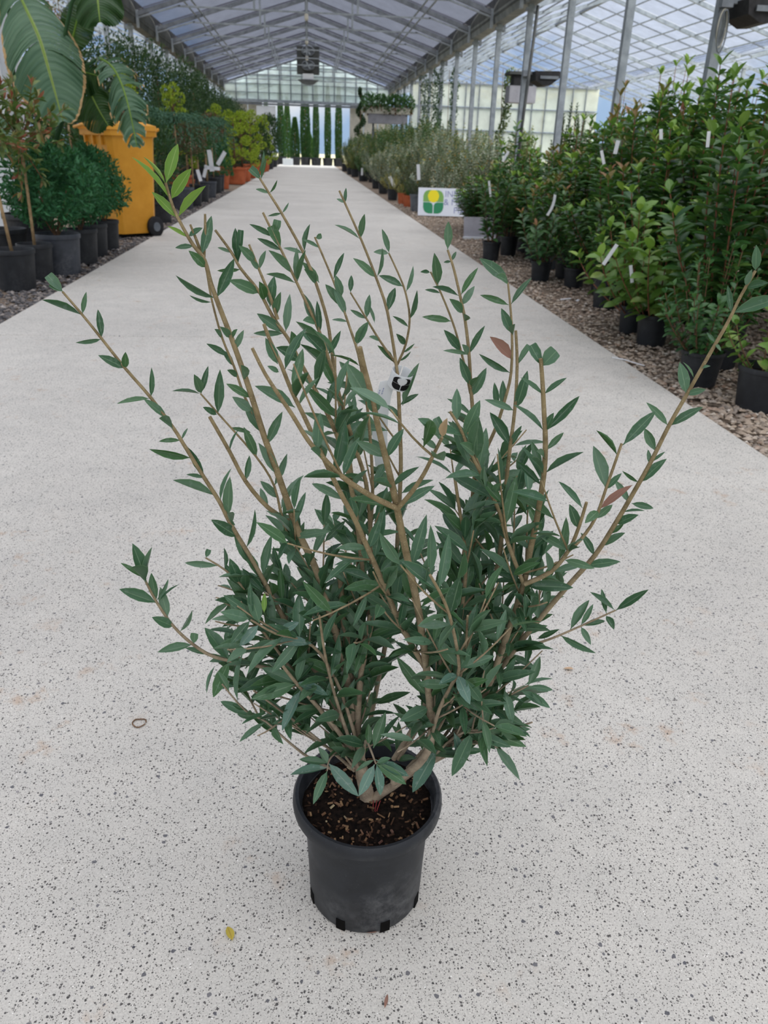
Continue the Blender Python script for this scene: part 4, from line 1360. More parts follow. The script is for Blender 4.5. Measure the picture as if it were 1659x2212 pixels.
# ---------- right side, front row along the path (base pixel -> spot on the bed)
BP = (0.105, 0.20, 'pot')
shrub('bright', 1, 0.70, 0.32, 15, 0.036, 0.080, 0.58, 'laurel_bright', (.085, .16, 'pot'), tipmat='lime', single=60, stem='redstem', start=.22)
shrub('bright2', 2, 0.62, 0.27, 11, 0.036, 0.088, 0.60, 'laurel_bright', (.085, .16, 'pot'), tipmat='lime', single=50, stem='redstem', start=.15)
shrub('round', 3, 0.48, 0.20, 9, 0.034, 0.055, 0.62, 'laurel_bright', (.105, .17, 'pot'), single=50, start=.2)
shrub('fine', 4, 0.62, 0.22, 26, 0.026, 0.046, 0.52, 'laurel_dark', (.092, .15, 'pot'), single=40, start=.15)
shrub('dark', 5, 0.66, 0.20, 12, 0.030, 0.058, 0.42, 'laurel_dark', (.085, .18, 'pot'), tipmat='laurel_bright', single=40, start=.2, whorl=3)
shrub('dark2', 6, 1.22, 0.20, 11, 0.042, 0.095, 0.42, 'laurel_dark', (.085, .18, 'pot'), tipmat='lime', single=40, start=.18, whorl=2)
shrub('bronzy', 7, 0.80, 0.24, 11, 0.036, 0.075, 0.40, 'laurel_dark', (.085, .16, 'pot'), tipmat='bronze', single=30, start=.2, whorl=3)
shrub('tall1', 8, 1.5, 0.42, 18, 0.044, 0.110, 0.44, 'laurel_tall', (.13, .24, 'pot'), tipmat='laurel_bright', single=40, stem='redstem', start=.16, whorl=3, sr=(.006, .003))
shrub('tall2', 9, 1.5, 0.40, 17, 0.046, 0.115, 0.42, 'laurel_tall', (.13, .24, 'pot'), tipmat='lime', single=40, stem='redstem', start=.16, whorl=3, sr=(.006, .003))
shrub('tall3', 10, 1.4, 0.36, 15, 0.050, 0.12, 0.40, 'laurel_tall', (.13, .24, 'pot'), tipmat='bronze', single=40, stem='redstem', start=.16, whorl=3, sr=(.006, .003))
def on_bed(px, py):
    g = G(px, py, -0.01)
    return g.x, g.y
front = [
    ('round', 1652, 893, 0.8, 'round-leaved bright green shrub, low, in the broad black pot beside the hose', 1.0, (.105, .17, 'pot')),
    ('fine', 1515, 838, 2.0, 'small-leaved dark green shrub in a black pot with brown crust on its soil', 1.0, (.092, .15, 'pot')),
    ('bright2', 1411, 750, 0.3, 'bright green laurel with large low leaves over a ribbed black pot', 1.1, (.088, .16, 'pot')),
    ('bright', 1364, 722, 1.0, 'bright green laurel with a white tag, in a narrow black pot', 1.12, (.072, .15, 'pot')),
    ('dark', 1309, 668, 2.2, 'dark green shrub with a striped white tag in a tall ribbed pot', 0.98, (.09, .19, 'pot')),
    ('dark', 1240, 622, 0.5, 'small shrub with bare lower stems in a low pot marked by a thin scratch', 0.85, (.082, .14, 'pot')),
    ('bronzy', 1168, 609, 1.2, 'upright shrub with bronze shoot tips in a rimmed black pot', 1.0, (.082, .15, 'pot')),
    ('dark2', 1060, 565, 0.2, 'leafy dark green shrub beside the grey board, its leaves hanging over the pot', 0.86, (.085, .17, 'pot')),
    ('dark2', 1098, 553, 2.9, 'dark green shrub close behind the one beside the grey board', 1.02, (.09, .18, 'pot')),
    ('bronzy', 1205, 583, 3.9, 'bronze-tipped shrub half hidden behind the rimmed black pot', 1.02, (.08, .18, 'pot')),
]
for key, px, py, rz, lab, s, pt in front:
    x, y = on_bed(px, py)
    x += pt[0] * 0.1
    y += pt[0] * 0.7
    place(key, 'potted_shrub', lab, 'potted shrub', x, y, rz, s, pot=pt, group='shrubs in black pots along the right edge of the path', fit='ray')
SOLID += HOSE

def lerp_tab(tab, x):
    if x <= tab[0][0]:
        return tab[0][1]
    for (a, b), (c, d) in zip(tab, tab[1:]):
        if x <= c:
            return b + (d - b) * (x - a) / (c - a)
    return tab[-1][1]
def z_at(x, y, py):          # height of the sight line through image row py at the spot x, y
    lo, hi = 0.0, 6.0
    for i in range(30):
        m_ = (lo + hi) / 2
        if proj((x, y, m_))[1] > py:
            lo = m_
        else:
            hi = m_
    return lo
SKY_R = [(740, 262), (800, 250), (860, 245), (930, 236), (980, 242), (1030, 268), (1100, 258), (1180, 250), (1250, 225), (1330, 186), (1400, 150), (1480, 138), (1560, 112), (1659, 26), (1800, 0)]
keys = ['tall1', 'tall2', 'tall3']
baseH = {'tall1': 1.5, 'tall2': 1.5, 'tall3': 1.4}
k = 0
for row, X in enumerate((2.12, 2.55, 3.05, 3.65)):
    y = 2.55 + 0.16 * row
    while y < 10.6:
        px = proj((X, y, 1.0))[0]
        if 1020 < px < 2300 and not (X < 2.2 and y < 3.4):
            zt = z_at(X, y, lerp_tab(SKY_R, px) + (3 - row) * 26 + rb.uniform(0, 30))
            zt = max(0.75, min(zt * 1.1, 2.4)) * (0.84 if row == 0 else 1.0)
            key = keys[k % 3]
            s = 0.9 if row == 0 else 1.0
            tipw = {'tall1': 'with fresh green shoot tips', 'tall2': 'with lime shoot tips', 'tall3': 'with bronze shoot tips'}[key]
            lab = 'tall dark green laurel %s, %s' % (tipw, ('just behind the small pots', 'second row behind the small pots', 'third row of laurels', 'rearmost row of laurels')[row])
            place(key, 'potted_laurel', lab, 'potted shrub', X + rb.uniform(-.08, .08), y, rb.uniform(0, 6.28), s, zt / baseH[key], group='tall laurels in the right bed', fit='near', singles=(row < 2 and y < 7))
            k += 1
        y += (0.52, 0.6, 0.72, 0.95)[row] * (1 + 0.03 * y)
# ---------- right side further on: silvery, olive and grey shrubs
shrub('silver', 20, 0.95, 0.42, 22, 0.028, 0.050, 0.50, 'silver', (.13, .22, 'pot'), kind='bit', whorl=3, start=.2, extra=('flower', .6, .06), sr=(.003, .001), wob=.5, up=.1, spread=1.1)
shrub('silver2', 21, 1.0, 0.40, 20, 0.030, 0.052, 0.48, 'silver', (.13, .22, 'pot'), kind='bit', whorl=3, start=.2, tipmat='yellowish', sr=(.003, .001), wob=.5, up=.1, spread=1.1)
shrub('olive', 22, 1.0, 0.42, 20, 0.030, 0.055, 0.48, 'olive', (.13, .22, 'pot'), kind='bit', whorl=3, start=.15, extra=('flower', .6, .02), sr=(.003, .001), wob=.5, up=.1, spread=1.1)
shrub('greybush', 23, 0.75, 0.36, 24, 0.024, 0.034, 0.45, 'grey_bush', (.13, .22, 'greypot'), kind='bit', whorl=3, start=.05, sr=(.003, .001), wob=.2)
shrub('green', 24, 0.9, 0.38, 20, 0.030, 0.060, 0.45, 'laurel_dark', (.13, .22, 'pot'), kind='bit', whorl=3, start=.12, sr=(.004, .002))
shrub('yellow', 25, 0.6, 0.28, 16, 0.026, 0.034, 0.4, 'yellowish', (.10, .18, 'pot'), kind='bit', whorl=3, start=.15, sr=(.003, .001), wob=.2)
# named ones at the path edge
edge = [
    ('greybush', 901, 457, 0.95, (.155, .26, 'greypot'), 'dense grey-green bush in a large grey pot beside the white sign', 'potted shrub'),
    ('green', 880, 447, 0.42, (.10, .19, 'terra'), 'small green shrub in the nearer of the two terracotta pots by the grey pot', 'potted shrub'),
    ('yellow', 867, 441, 0.62, (.09, .19, 'terra'), 'yellowish shrub in the farther of the two terracotta pots by the grey pot', 'potted shrub'),
    ('yellow', 846, 432, 1.0, (.11, .20, 'pot'), 'yellowish shrub with a white tag beside the terracotta pots', 'potted shrub'),
    ('silver', 826, 418, 0.95, (.12, .22, 'pot'), 'silvery shrub at the path edge with straw-coloured flowers', 'potted shrub'),
    ('silver2', 811, 407, 0.9, (.12, .22, 'pot'), 'silver-leaved shrub with yellow shoot tips at the path edge', 'potted shrub'),
    ('green', 783, 391, 0.95, (.17, .26, 'pot'), 'compact fresh green shrub with a small white tag at the path edge', 'potted shrub'),
    ('olive', 765, 382, 0.9, (.15, .25, 'pot'), 'olive-green shrub at the path edge near the far doorway', 'potted shrub'),
    ('yellow', 755, 377, 1.3, (.15, .25, 'pot'), 'yellow-leaved shrub nearest the far doorway', 'potted shrub'),
    ('olive', 745, 370, 1.2, (.2, .3, 'pot'), 'olive-green shrub in a wide pot by the far doorway', 'potted shrub'),
]
for key, px, py, s, pt, lab, cat in edge:
    x, y = on_bed(px, py)
    place(key, 'potted_shrub', lab, cat, x + pt[0] * .2, y + pt[0] * .6, rb.uniform(0, 6.28), s, pot=pt, group='mixed shrubs along the far right edge of the path', fit='ray')
kinds = [('silver', 'silvery flowering shrub', .95), ('silver2', 'silver-leaved shrub with yellowish tips', 1.0), ('olive', 'loose olive-green shrub', 1.0), ('greybush', 'dense grey-green bush', .75), ('green', 'fresh green shrub', .9)]
k = 0
for row, X in enumerate((2.05, 2.62, 3.2, 3.68)):
    y = 10.2 + 0.3 * row
    while y < 42:
        px = proj((X, y, 1.0))[0]
        far = y > 22
        if 735 < px < 1090 and not (row == 0 and y < 13.2):
            zt = z_at(X, y, lerp_tab(SKY_R, px) + (3 - row) * (17 if not far else 9) + rb.uniform(0, 14))
            zt = max(0.7, min(zt, 2.3))
            if abs(y - 30) < 1.3 and abs(X - PLANTER.x) < 1.4:
                zt = min(zt, PLANTER.z - .62)            # these stand under the planter's shelf
            if far:
                key, nm, bh = kinds[(2, 4, 2, 4, 1)[k % 5]]
            else:
                key, nm, bh = kinds[(0, 1, 3, 0, 2, 1, 0)[k % 7]]
            s = 1.0 if not far else 1.15
            lab = nm + (', front row', ', second row', ', third row', ', rearmost row along the posts')[row] + (' towards the doorway' if far else ' beyond the white sign')
            place(key, 'potted_shrub', lab, 'potted shrub', X + rb.uniform(-.1, .1), y, rb.uniform(0, 6.28), s, zt / bh, group='mixed shrubs massed in the right bed', fit='near')
            k += 1
        y += (0.62, 0.75, 0.95, 1.1)[row] * (1 + 0.022 * y)
# dark spiky conifers behind, right bay
shrub('spire', 27, 1.9, 0.30, 12, 0.05, 0.085, 0.30, 'grey_bush', (.15, .26, 'pot'), kind='bit', whorl=4, start=.1, up=.9, spread=.6, sr=(.006, .003))
for x, y, h in ((4.9, 11.8, 1.75), (5.5, 12.6, 1.9), (5.2, 14.0, 1.8), (6.0, 14.8, 1.9), (4.9, 16.0, 1.9), (6.2, 11.6, 1.7), (5.6, 17.5, 2.0), (6.9, 13.4, 1.8), (7.4, 12.0, 1.7)):
    place('spire', 'potted_conifer', 'grey-green upright conifer standing beyond the right posts', 'potted conifer', x, y, rb.uniform(0, 6.28), 1.0, h / 1.9, group='upright conifers in the right bay', fit='near')
for x, y, h in ((5.0, 9.2, 1.5), (5.7, 9.8, 1.6), (6.5, 9.4, 1.5), (4.8, 19.0, 1.6), (5.4, 21.0, 1.7), (4.9, 23.5, 1.7), (5.3, 26, 1.8), (4.9, 29, 1.8), (5.2, 32, 1.9)):
    place('olive', 'potted_shrub', 'loose olive-green shrub standing in the right bay beyond the posts', 'potted shrub', x, y, rb.uniform(0, 6.28), 1.15, h, group='loose shrubs in the right bay', fit='near')

# ---------- left side
def conifer(key, seed, fn, pot):
    r = random.Random(seed)
    PROTO[key] = (pot, fn(r, pot[1] * .86), [], 'bit', 'evergreen')
def trunk_part(h0, h1, rr, mat='wood', lean=0.0):
    return ('trunk', MB().tube([(0, 0, h0 - .05), (lean * .5, 0, (h0 + h1) / 2), (lean, 0, h1)], [rr, rr * .9, rr * .7], 7).mesh('trunk', M[mat], True), False)
def f_tree(r, z0):
    m_ = []
    for i in range(26):
        z = 0.45 + 2.5 * r.random()
        w = 0.62 * (1.0 - 0.55 * (z / 3.0) ** 2)
        a = r.uniform(0, 6.28)
        m_ += blob(r, (math.cos(a) * w * .55, math.sin(a) * w * .55, z), (.34, .34, .36), 95, .085, .42, .7)
    return [trunk_part(z0, 2.4, .03), ('foliage', leaves_mesh('foliage', 'bit', m_, M['evergreen']), True)]
conifer('tree', 31, f_tree, (.24, .36, 'pot'))
conifer('tree2', 32, f_tree, (.24, .36, 'pot'))
SKY_L = [(0, 40), (280, 60), (330, 84), (372, 105), (430, 140), (470, 175), (520, 222), (560, 262), (600, 290)]
k = 0
for X, ys, step in ((-3.42, 11.5, 1.2), (-2.55, 27.0, 2.2)):
    y = ys
    while y < 42:
        px = proj((X, y, 2.0))[0]
        zt = z_at(X, y, lerp_tab(SKY_L, px) + rb.uniform(0, 26) + (22 if X > -3 else 0))
        zt = max(1.4, min(zt, 3.5))
        lab = 'tall dark evergreen tree in the hedge-like row along the left posts' if X > -3.5 else 'tall dark evergreen tree in the row behind the left hedge'
        if X > -3:
            lab = 'dark evergreen tree standing before the left hedge near the doorway'
        place(('tree', 'tree2')[k % 2], 'potted_evergreen', lab, 'potted tree', X + rb.uniform(-.12, .12), y, rb.uniform(0, 6.28), 0.85, zt / 3.15, group='dark evergreens along the left side', fit='near')
        k += 1
        y += step * rb.uniform(.9, 1.1)
def f_cloud(mat):
    def g(r, z0):
        m_, st = [], []
        for i in range(17):
            t = i / 16
            z = 0.46 + 1.15 * t + r.uniform(-.05, .05)
            a = i * 2.399
            rad = 0.46 * (1 - 0.75 * t)
            c = (math.cos(a) * rad, math.sin(a) * rad, z)
            st.append([Vector((0, 0, z - .14)), Vector(c)])
            q = r.uniform(.10, .145)
            m_ += blob(r, c, (q, q, q * .8), 130, .055, .40, .9, 0, .75)
        return [trunk_part(z0, 1.5, .028), ('branches', stems_mesh(st, .012, .006, 'wood'), True), ('foliage', leaves_mesh('foliage', 'bit', m_, M[mat]), True)]
    return g
conifer('gold', 35, f_cloud('gold'), (.26, .36, 'terra'))
def f_ball(mat, zc, rad, L, n, tr=None):
    def g(r, z0):
        m_ = blob(r, (0, 0, zc), rad, n, L, .42, .9, 0, .6)
        return [trunk_part(z0, zc, .014, tr or 'wood'), ('foliage', leaves_mesh('foliage', 'bit', m_, M[mat]), True)]
    return g
conifer('ball', 36, f_ball('evergreen', .62, (.30, .30, .36), .06, 900), (.16, .26, 'pot'))
conifer('stdgreen', 37, f_ball('cypress', .92, (.26, .26, .26), .06, 700, 'cane'), (.15, .25, 'pot'))
conifer('stdred', 38, f_ball('reddish', 1.0, (.26, .26, .24), .07, 520, 'cane'), (.14, .24, 'terra'))
def f_weep(r, z0):
    m_ = []
    for i in range(46):
        a = r.uniform(0, 6.28)
        L = r.uniform(.25, .62)
        for k_ in range(26):
            t = k_ / 25
            p = Vector((math.cos(a) * L * math.sin(t * 1.7), math.sin(a) * L * math.sin(t * 1.7), 1.12 + .16 * math.sin(t * 2.6) - .38 * t * t)) + rvec(r) * .04
            d = (Vector((math.cos(a), math.sin(a), -1.0 * t)) + rvec(r) * .7).normalized()
            m_.append(lmat(p, d, rvec(r), .06, .018))
    return [trunk_part(z0, 1.2, .018, 'cane'), ('foliage', leaves_mesh('foliage', 'bit', m_, M['bluegreen']), True)]
conifer('weep', 39, f_weep, (.17, .28, 'slatepot'))
def f_cone(r, z0):
    m_ = []
    for i in range(900):
        t = r.random()
        z = z0 + .02 + 1.0 * t
        w = .24 * (1 - t) + .02
        a = r.uniform(0, 6.28)
        v = Vector((math.cos(a), math.sin(a), .7))
        p = Vector((math.cos(a) * w * .8, math.sin(a) * w * .8, z))
        m_.append(lmat(p, v + rvec(r) * .4, rvec(r), .06, .024))
    return [trunk_part(z0, .9, .012), ('foliage', leaves_mesh('foliage', 'bit', m_, M['feather']), True)]
conifer('cone', 40, f_cone, (.14, .24, 'pot'))
leftrow = [
    ('ball', 352, 482, (.17, .24, 'pot'), 1.0, 1.25, 'dark green ball conifer in a black pot just past the yellow bin'),
    ('weep', 398, 452, (.22, .30, 'slatepot'), .95, 1.05, 'blue-green weeping conifer in a broad slate-grey pot'),
    ('stdred', 425, 446, (.13, .24, 'pot'), 1.0, 0.95, 'reddish clipped standard on a cane beside the broad slate pot'),
    ('stdgreen', 438, 437, (.17, .28, 'pot'), 1.0, 0.95, 'clipped green standard on a cane between weeping conifers'),
    ('weep', 455, 428, (.17, .28, 'slatepot'), 1.0, 1.1, 'blue-green weeping conifer on a cane in a slim slate-grey pot'),
    ('stdred', 468, 418, (.17, .30, 'pot'), 1.1, 1.15, 'reddish clipped standard with pink-brown tips in a tall black pot'),
    ('cone', 474, 413, (.17, .32, 'pot'), 1.0, 1.05, 'narrow green cone conifer in a tall black pot'),
    ('cone', 486, 408, (.16, .28, 'terra'), 1.05, 1.0, 'narrow green cone conifer in a small terracotta pot'),
    ('gold', 516, 398, (.30, .38, 'terra'), 1.0, 1.0, 'golden cloud-pruned conifer in the largest terracotta pot'),
    ('gold', 530, 392, (.26, .36, 'terra'), 1.05, 1.06, 'golden cloud-pruned conifer just behind the largest terracotta pot'),
    ('gold', 549, 384, (.28, .38, 'terra'), 1.1, 1.15, 'golden cloud-pruned conifer with a grey trunk, third of its row'),
    ('ball', 561, 378, (.26, .36, 'terra'), 1.5, 1.8, 'rounded dark conifer in a terracotta pot after the golden conifers'),
    ('gold', 572, 371, (.30, .42, 'terra'), 1.1, 1.2, 'golden cloud-pruned conifer nearest the far doorway'),
    ('ball', 582, 366, (.30, .42, 'pot'), 1.7, 2.4, 'broad dark conifer in a black pot near the far doorway'),
    ('ball', 591, 361, (.32, .44, 'pot'), 1.8, 2.6, 'broad dark conifer in a black pot beside the far doorway'),
]
for key, px, py, pt, s, sz, lab in leftrow:
    x, y = on_bed(px, py)
    place(key, 'potted_conifer', lab, 'potted conifer', x - pt[0] * .3, y + pt[0] * .5, rb.uniform(0, 6.28), s, sz, pot=pt, group='conifers along the left edge of the path', fit='ray')
k = 0
for X in (-2.42, -2.85):
    y = 10.6
    while y < (25 if X > -2.5 else 21):
        key, nm, s, sz = [('stdred', 'reddish standard on a cane', 1.0, 1.1), ('weep', 'blue-green weeping conifer', .95, 1.12), ('ball', 'dark ball conifer', 1.15, 1.5), ('stdgreen', 'clipped green standard', 1.2, 1.2), ('gold', 'golden cloud-pruned conifer', .82, 1.12)][k % 5 if y > 13 else k % 4]
        place(key, 'potted_conifer', nm + (' in the second row behind the path edge' if X > -2.5 else ' in the third row, before the dark evergreens'), 'potted conifer', X, y, rb.uniform(0, 6.28), s, sz, group='conifers in the rear rows on the left', fit='near')
        k += 1
        y += 0.95 * (1 + .03 * y)
# near left: feathery bush, small pots, photinia standards
def f_feather(r, z0):
    m_ = []
    for i in range(46):
        v = rvec(r)
        c = (v.x * .21, v.y * .21, .56 + v.z * .22 + .02)
        m_ += blob(r, c, (.10, .10, .09), 60, .045, .36, .9, .1, .3)
    st = [[Vector((0, 0, z0)), Vector((rvec(r) * .12)) + Vector((0, 0, .5))] for i in range(7)]
    return [('stems', stems_mesh(st, .006, .003, 'wood'), True), ('foliage', leaves_mesh('foliage', 'bit', m_, M['feather']), True)]
conifer('feather', 41, f_feather, (.18, .27, 'slatepot'))
def at_left(px, py, r_):
    x, y = on_bed(px, py)
    return x, y + r_ * .8
def photinia(px, py, pt, lean, seed, crown, lab, red):
    x, y = at_left(px, py, pt[0])
    x, y = push_back(x, y, pt[0])
    SOLID.append((x, y, pt[0]))
    t = thing('potted_standard_tree', lab, 'potted tree', (x, y, -.012), 0, 'photinia standards at the left edge of the path')
    a, b = pot_mesh(*pt)
    link('pot', a, t)
    link('soil', b, t)
    r = random.Random(seed)
    z0 = pt[1] * .86
    MB().tube([(0, 0, z0 - .05), (lean * .4, 0, .5), (lean * .8, 0, .85), (lean, 0, 1.0)], [.011, .010, .009, .008], 7).build('trunk', M['cane'], t, smooth=True)
    ml, st = [], []
    mr = []
    for i in range(26):
        d = (rvec(r) + Vector((0, 0, .35))).normalized()
        p0 = Vector((lean, 0, .84 + .12 * r.random()))
        L = crown * r.uniform(.6, 1.15)
        p1 = p0 + d * L
        st.append([p0, p0 + d * L * .5 + Vector((0, 0, -.01)), p1])
        for k_ in range(9):
            q = p0 + d * L * (.35 + .65 * k_ / 8)
            dv = (d * .6 + rvec(r)).normalized()
            (mr if k_ == 8 and r.random() < red else ml).append(lmat(q, dv, rvec(r) * .6 + Vector((0, 0, 1)), .074 * r.uniform(.8, 1.2), .029))
        for w in range(4):
            dv = (d + rvec(r) * .6 + Vector((0, 0, .3))).normalized()
            (mr if r.random() < red else ml).append(lmat(p1, dv, rvec(r), .066, .022))
    link('stems', stems_mesh(st, .004, .002, 'redstem'), t)['kind'] = 'stuff'
    for m_ in ml[:90]:
        o = link('leaf', tpl_mesh('broad', M['photinia']), t)
        o.matrix_local = m_
    link('foliage', leaves_mesh('foliage', 'broad', ml[90:], M['photinia']), t)['kind'] = 'stuff'
    if mr:
        link('red_shoots', leaves_mesh('red_shoots', 'broad', mr, M['redtip']), t)['kind'] = 'stuff'
photinia(28, 630, (.135, .25, 'pot'), -.06, 3, .30, 'photinia standard with dark red tips, its cane leaning in the pot next to the gravel', .25)
photinia(76, 608, (.118, .24, 'pot'), .02, 4, .34, 'photinia standard with yellow-green leaves and pink tips on a straight cane', .15)
for px, py, pt, s, sz, lab in ((136, 601, (.162, .28, 'slatepot'), 1.18, 1.0, 'feathery dark green conifer bush in a wide rimmed slate pot'),
                               (186, 572, (.13, .26, 'pot'), 0.95, 0.95, 'feathery green conifer in the black pot next to the wide slate pot'),
                               (212, 556, (.12, .26, 'pot'), 0.9, 1.0, 'feathery green conifer in the second black pot from the wide slate pot'),
                               (238, 541, (.12, .25, 'pot'), 0.9, 0.95, 'feathery green conifer in the black pot standing by the yellow bin')):
    x, y = at_left(px, py, pt[0])
    place('feather', 'potted_conifer', lab, 'potted conifer', x - .04, y, rb.uniform(0, 6.28), s, sz, pot=pt, group='feathery conifers along the left edge of the path', fit='ray')
# empty pot tucked behind
x, y = at_left(30, 585, .16)
x, y = push_back(x - .12, y + .15, .16)
t = thing('plant_pot', 'empty black pot standing behind the photinia canes', 'pot', (x, y, -.012))
a, b = pot_mesh(.16, .27, 'pot')
link('pot', a, t)
link('soil', b, t)

# ---------- giant strelitzia with torn leaves
M['banana'] = None
def make_banana(name, c1, c2, brown):
    t = NT(name)
    uv = t.n('ShaderNodeUVMap', uv_map='UVMap').outputs[0]
    sp = t.n('ShaderNodeSeparateXYZ')
    t.l(uv, sp.inputs[0])
    st = t.n('ShaderNodeTexNoise')
    mp = t.n('ShaderNodeMapping')
    mp.inputs['Scale'].default_value = (1.5, 46, 1)
    t.l(uv, mp.inputs[0])
    t.l(mp.outputs[0], st.inputs['Vector'])
    st.inputs['Scale'].default_value = 1.0
    col = t.ramp(st.outputs['Fac'], [(0.35, c1), (0.65, c2)])
    d = t.math('ABSOLUTE', t.math('SUBTRACT', sp.outputs[0], 0.5))
    col = t.mix(t.math('LESS_THAN', d, 0.022), col, lin(150, 164, 92))
    nz = t.noise(9, 3, .6, t.pos())
    k = t.math('GREATER_THAN', t.math('ADD', d, t.math('MULTIPLY', t.math('SUBTRACT', nz, 0.5), 0.10)), brown)
    col = t.mix(k, col, lin(196, 160, 112))
    b = t.bsdf(col, .45, .4, 0, t.bump(st.outputs['Fac'], .35, .004))
    tr = t.n('ShaderNodeBsdfTranslucent')
    tr.inputs[0].default_value = lin(110, 150, 70)
    mx = t.n('ShaderNodeMixShader')
    mx.inputs[0].default_value = .15
    t.l(b.outputs[0], mx.inputs[1])
    t.l(tr.outputs[0], mx.inputs[2])
    return t.done(mx)
M['banana'] = make_banana('strelitzia_leaf', lin(62, 96, 72), lin(92, 124, 96), .475)
M['banana_dark'] = make_banana('strelitzia_dark_leaf', lin(30, 62, 30), lin(46, 82, 38), .6)
sx, sy = -2.25, 6.85
stre = thing('potted_strelitzia', 'giant strelitzia with torn brown-edged paddle leaves behind the photinias', 'potted plant', (sx, sy, -.012))
a, b = pot_mesh(.2, .34, 'pot')
link('pot', a, stre)
link('soil', b, stre)
ORI = Vector((sx, sy, -.012))
def paddle(mid, width, side, mat, tears, seed, fold=.15, ragged=0.0):
    """mid: midrib points (world); strips of blade on both sides, torn apart at the tears"""
    r = random.Random(seed)
    P = [Vector(p) for p in mid]
    Q = []
    n = 44
    m = len(P) - 1
    for i in range(n + 1):
        f = i / n * m
        k_ = min(int(f), m - 1)
        t_ = f - k_
        p0, p1, p2, p3 = P[max(k_ - 1, 0)], P[k_], P[k_ + 1], P[min(k_ + 2, m)]
        Q.append(0.5 * ((2 * p1) + (p2 - p0) * t_ + (2 * p0 - 5 * p1 + 4 * p2 - p3) * t_ * t_ + (3 * p1 - p0 - 3 * p2 + p3) * t_ ** 3))
    vs, fs, uvs = [], [], []
    S = Vector(side).normalized()
    for sg in (-1, 1):
        off, wk, sw = 0.0, 1.0, .35
        for i in range(n):
            if r.random() < tears:
                off = r.uniform(-ragged, ragged)
                wk = 1 - r.uniform(0, 1) * ragged * 4
                sw = .35 + r.uniform(-1, 1) * ragged * 4
            gap = 0.0
            for e, (t0) in enumerate((i / n, (i + 1) / n)):
                pass
            rows = []
            for t0, q in ((i / n, Q[i]), ((i + 1) / n, Q[i + 1])):
                w = width * max(0.02, math.sin(math.pi * min(1, t0 * .92 + .06)) ** .75)
                d = (Q[min(i + 1, n)] - Q[max(i - 1, 0)]).normalized()
                s_ = (S - d * S.dot(d)).normalized()
                up = s_.cross(d)
                row = []
                for k_ in range(5):
                    u = k_ / 4
                    row.append(q + s_ * (sg * w * wk * u) + d * (w * sw * u * u) + up * (fold * w * u + off * u) - Vector((0, 0, .35 * w * u * u)) + up * .010 * math.sin(t0 * 150) * u)
                rows.append((t0, row))
            b0 = len(vs)
            for t0, row in rows:
                for k_, p in enumerate(row):
                    vs.append(p - ORI)
                    uvs.append((.5 + sg * k_ / 8, t0))
            for k_ in range(4):
                q = (b0 + k_, b0 + k_ + 1, b0 + 5 + k_ + 1, b0 + 5 + k_)
                fs.append(q if sg > 0 else q[::-1])
    me = bpy.data.meshes.new('paddle_leaf')
    me.from_pydata(vs, [], fs)
    uvl = me.uv_layers.new(name='UVMap')
    for lp in me.loops:
        uvl.data[lp.index].uv = uvs[lp.vertex_index]
    me.materials.append(M[mat])
    me.polygons.foreach_set('use_smooth', [True] * len(me.polygons))
    o = link('paddle_leaf', me, stre)
    mb = MB()
    mb.tube([q - ORI for q in Q], [.011 * (1 - .75 * i / n) for i in range(n + 1)], 6)
    r_ = mb.build('midrib', M['lime'], o, smooth=True)
    return Q[0]
def petiole(p1, seed):
    r = random.Random(seed)
    b0 = Vector((r.uniform(-.06, .06), r.uniform(-.06, .06), .26))
    e = Vector(p1) - ORI
    MB().tube([b0, b0.lerp(e, .35) + Vector((0, 0, .18)), b0.lerp(e, .75) + Vector((0, 0, .22)), e], [.022, .018, .014, .012], 7).build('petiole', M['cypress'], stre, smooth=True)
q = paddle([PD(20, -60, 6.75), PD(52, 10, 6.65), PD(84, 80, 6.5), PD(108, 160, 6.4), PD(136, 262, 6.32)], .284, SIDE + HEAD * .15, 'banana', .06, 1, .12, .02)
petiole(q, 1)
q = paddle([PD(215, 126, 6.6), PD(240, 142, 6.5), PD(262, 180, 6.42), PD(280, 240, 6.35), PD(296, 318, 6.3)], .165, SIDE + HEAD * .2, 'banana', .5, 2, .05, .07)
petiole(q, 2)
q = paddle([PD(172, 150, 6.9), PD(190, 190, 6.85), PD(212, 235, 6.8), PD(234, 272, 6.75)], .15, SIDE + Vector((0, 0, .2)), 'banana_dark', .1, 3, .1, .01)
petiole(q, 3)
q = paddle([PD(150, 110, 7.0), PD(160, 70, 7.0), PD(170, 30, 7.0), PD(185, -10, 7.0)], .13, SIDE, 'banana_dark', .05, 4)
petiole(q, 4)
q = paddle([PD(200, -70, 6.6), PD(208, -30, 6.5), PD(212, 10, 6.4), PD(216, 48, 6.35)], .17, SIDE, 'banana_dark', .05, 5)
petiole(q, 5)
q = paddle([PD(130, 130, 6.8), PD(160, 150, 6.8), PD(190, 158, 6.8), PD(215, 165, 6.8)], .12, Vector((0, 0, 1)), 'banana_dark', .05, 7)
petiole(q, 7)
q = paddle([PD(-40, 235, 6.4), PD(-12, 262, 6.3), PD(6, 290, 6.25), PD(18, 335, 6.2)], .13, SIDE, 'banana', .05, 6)
petiole(q, 6)

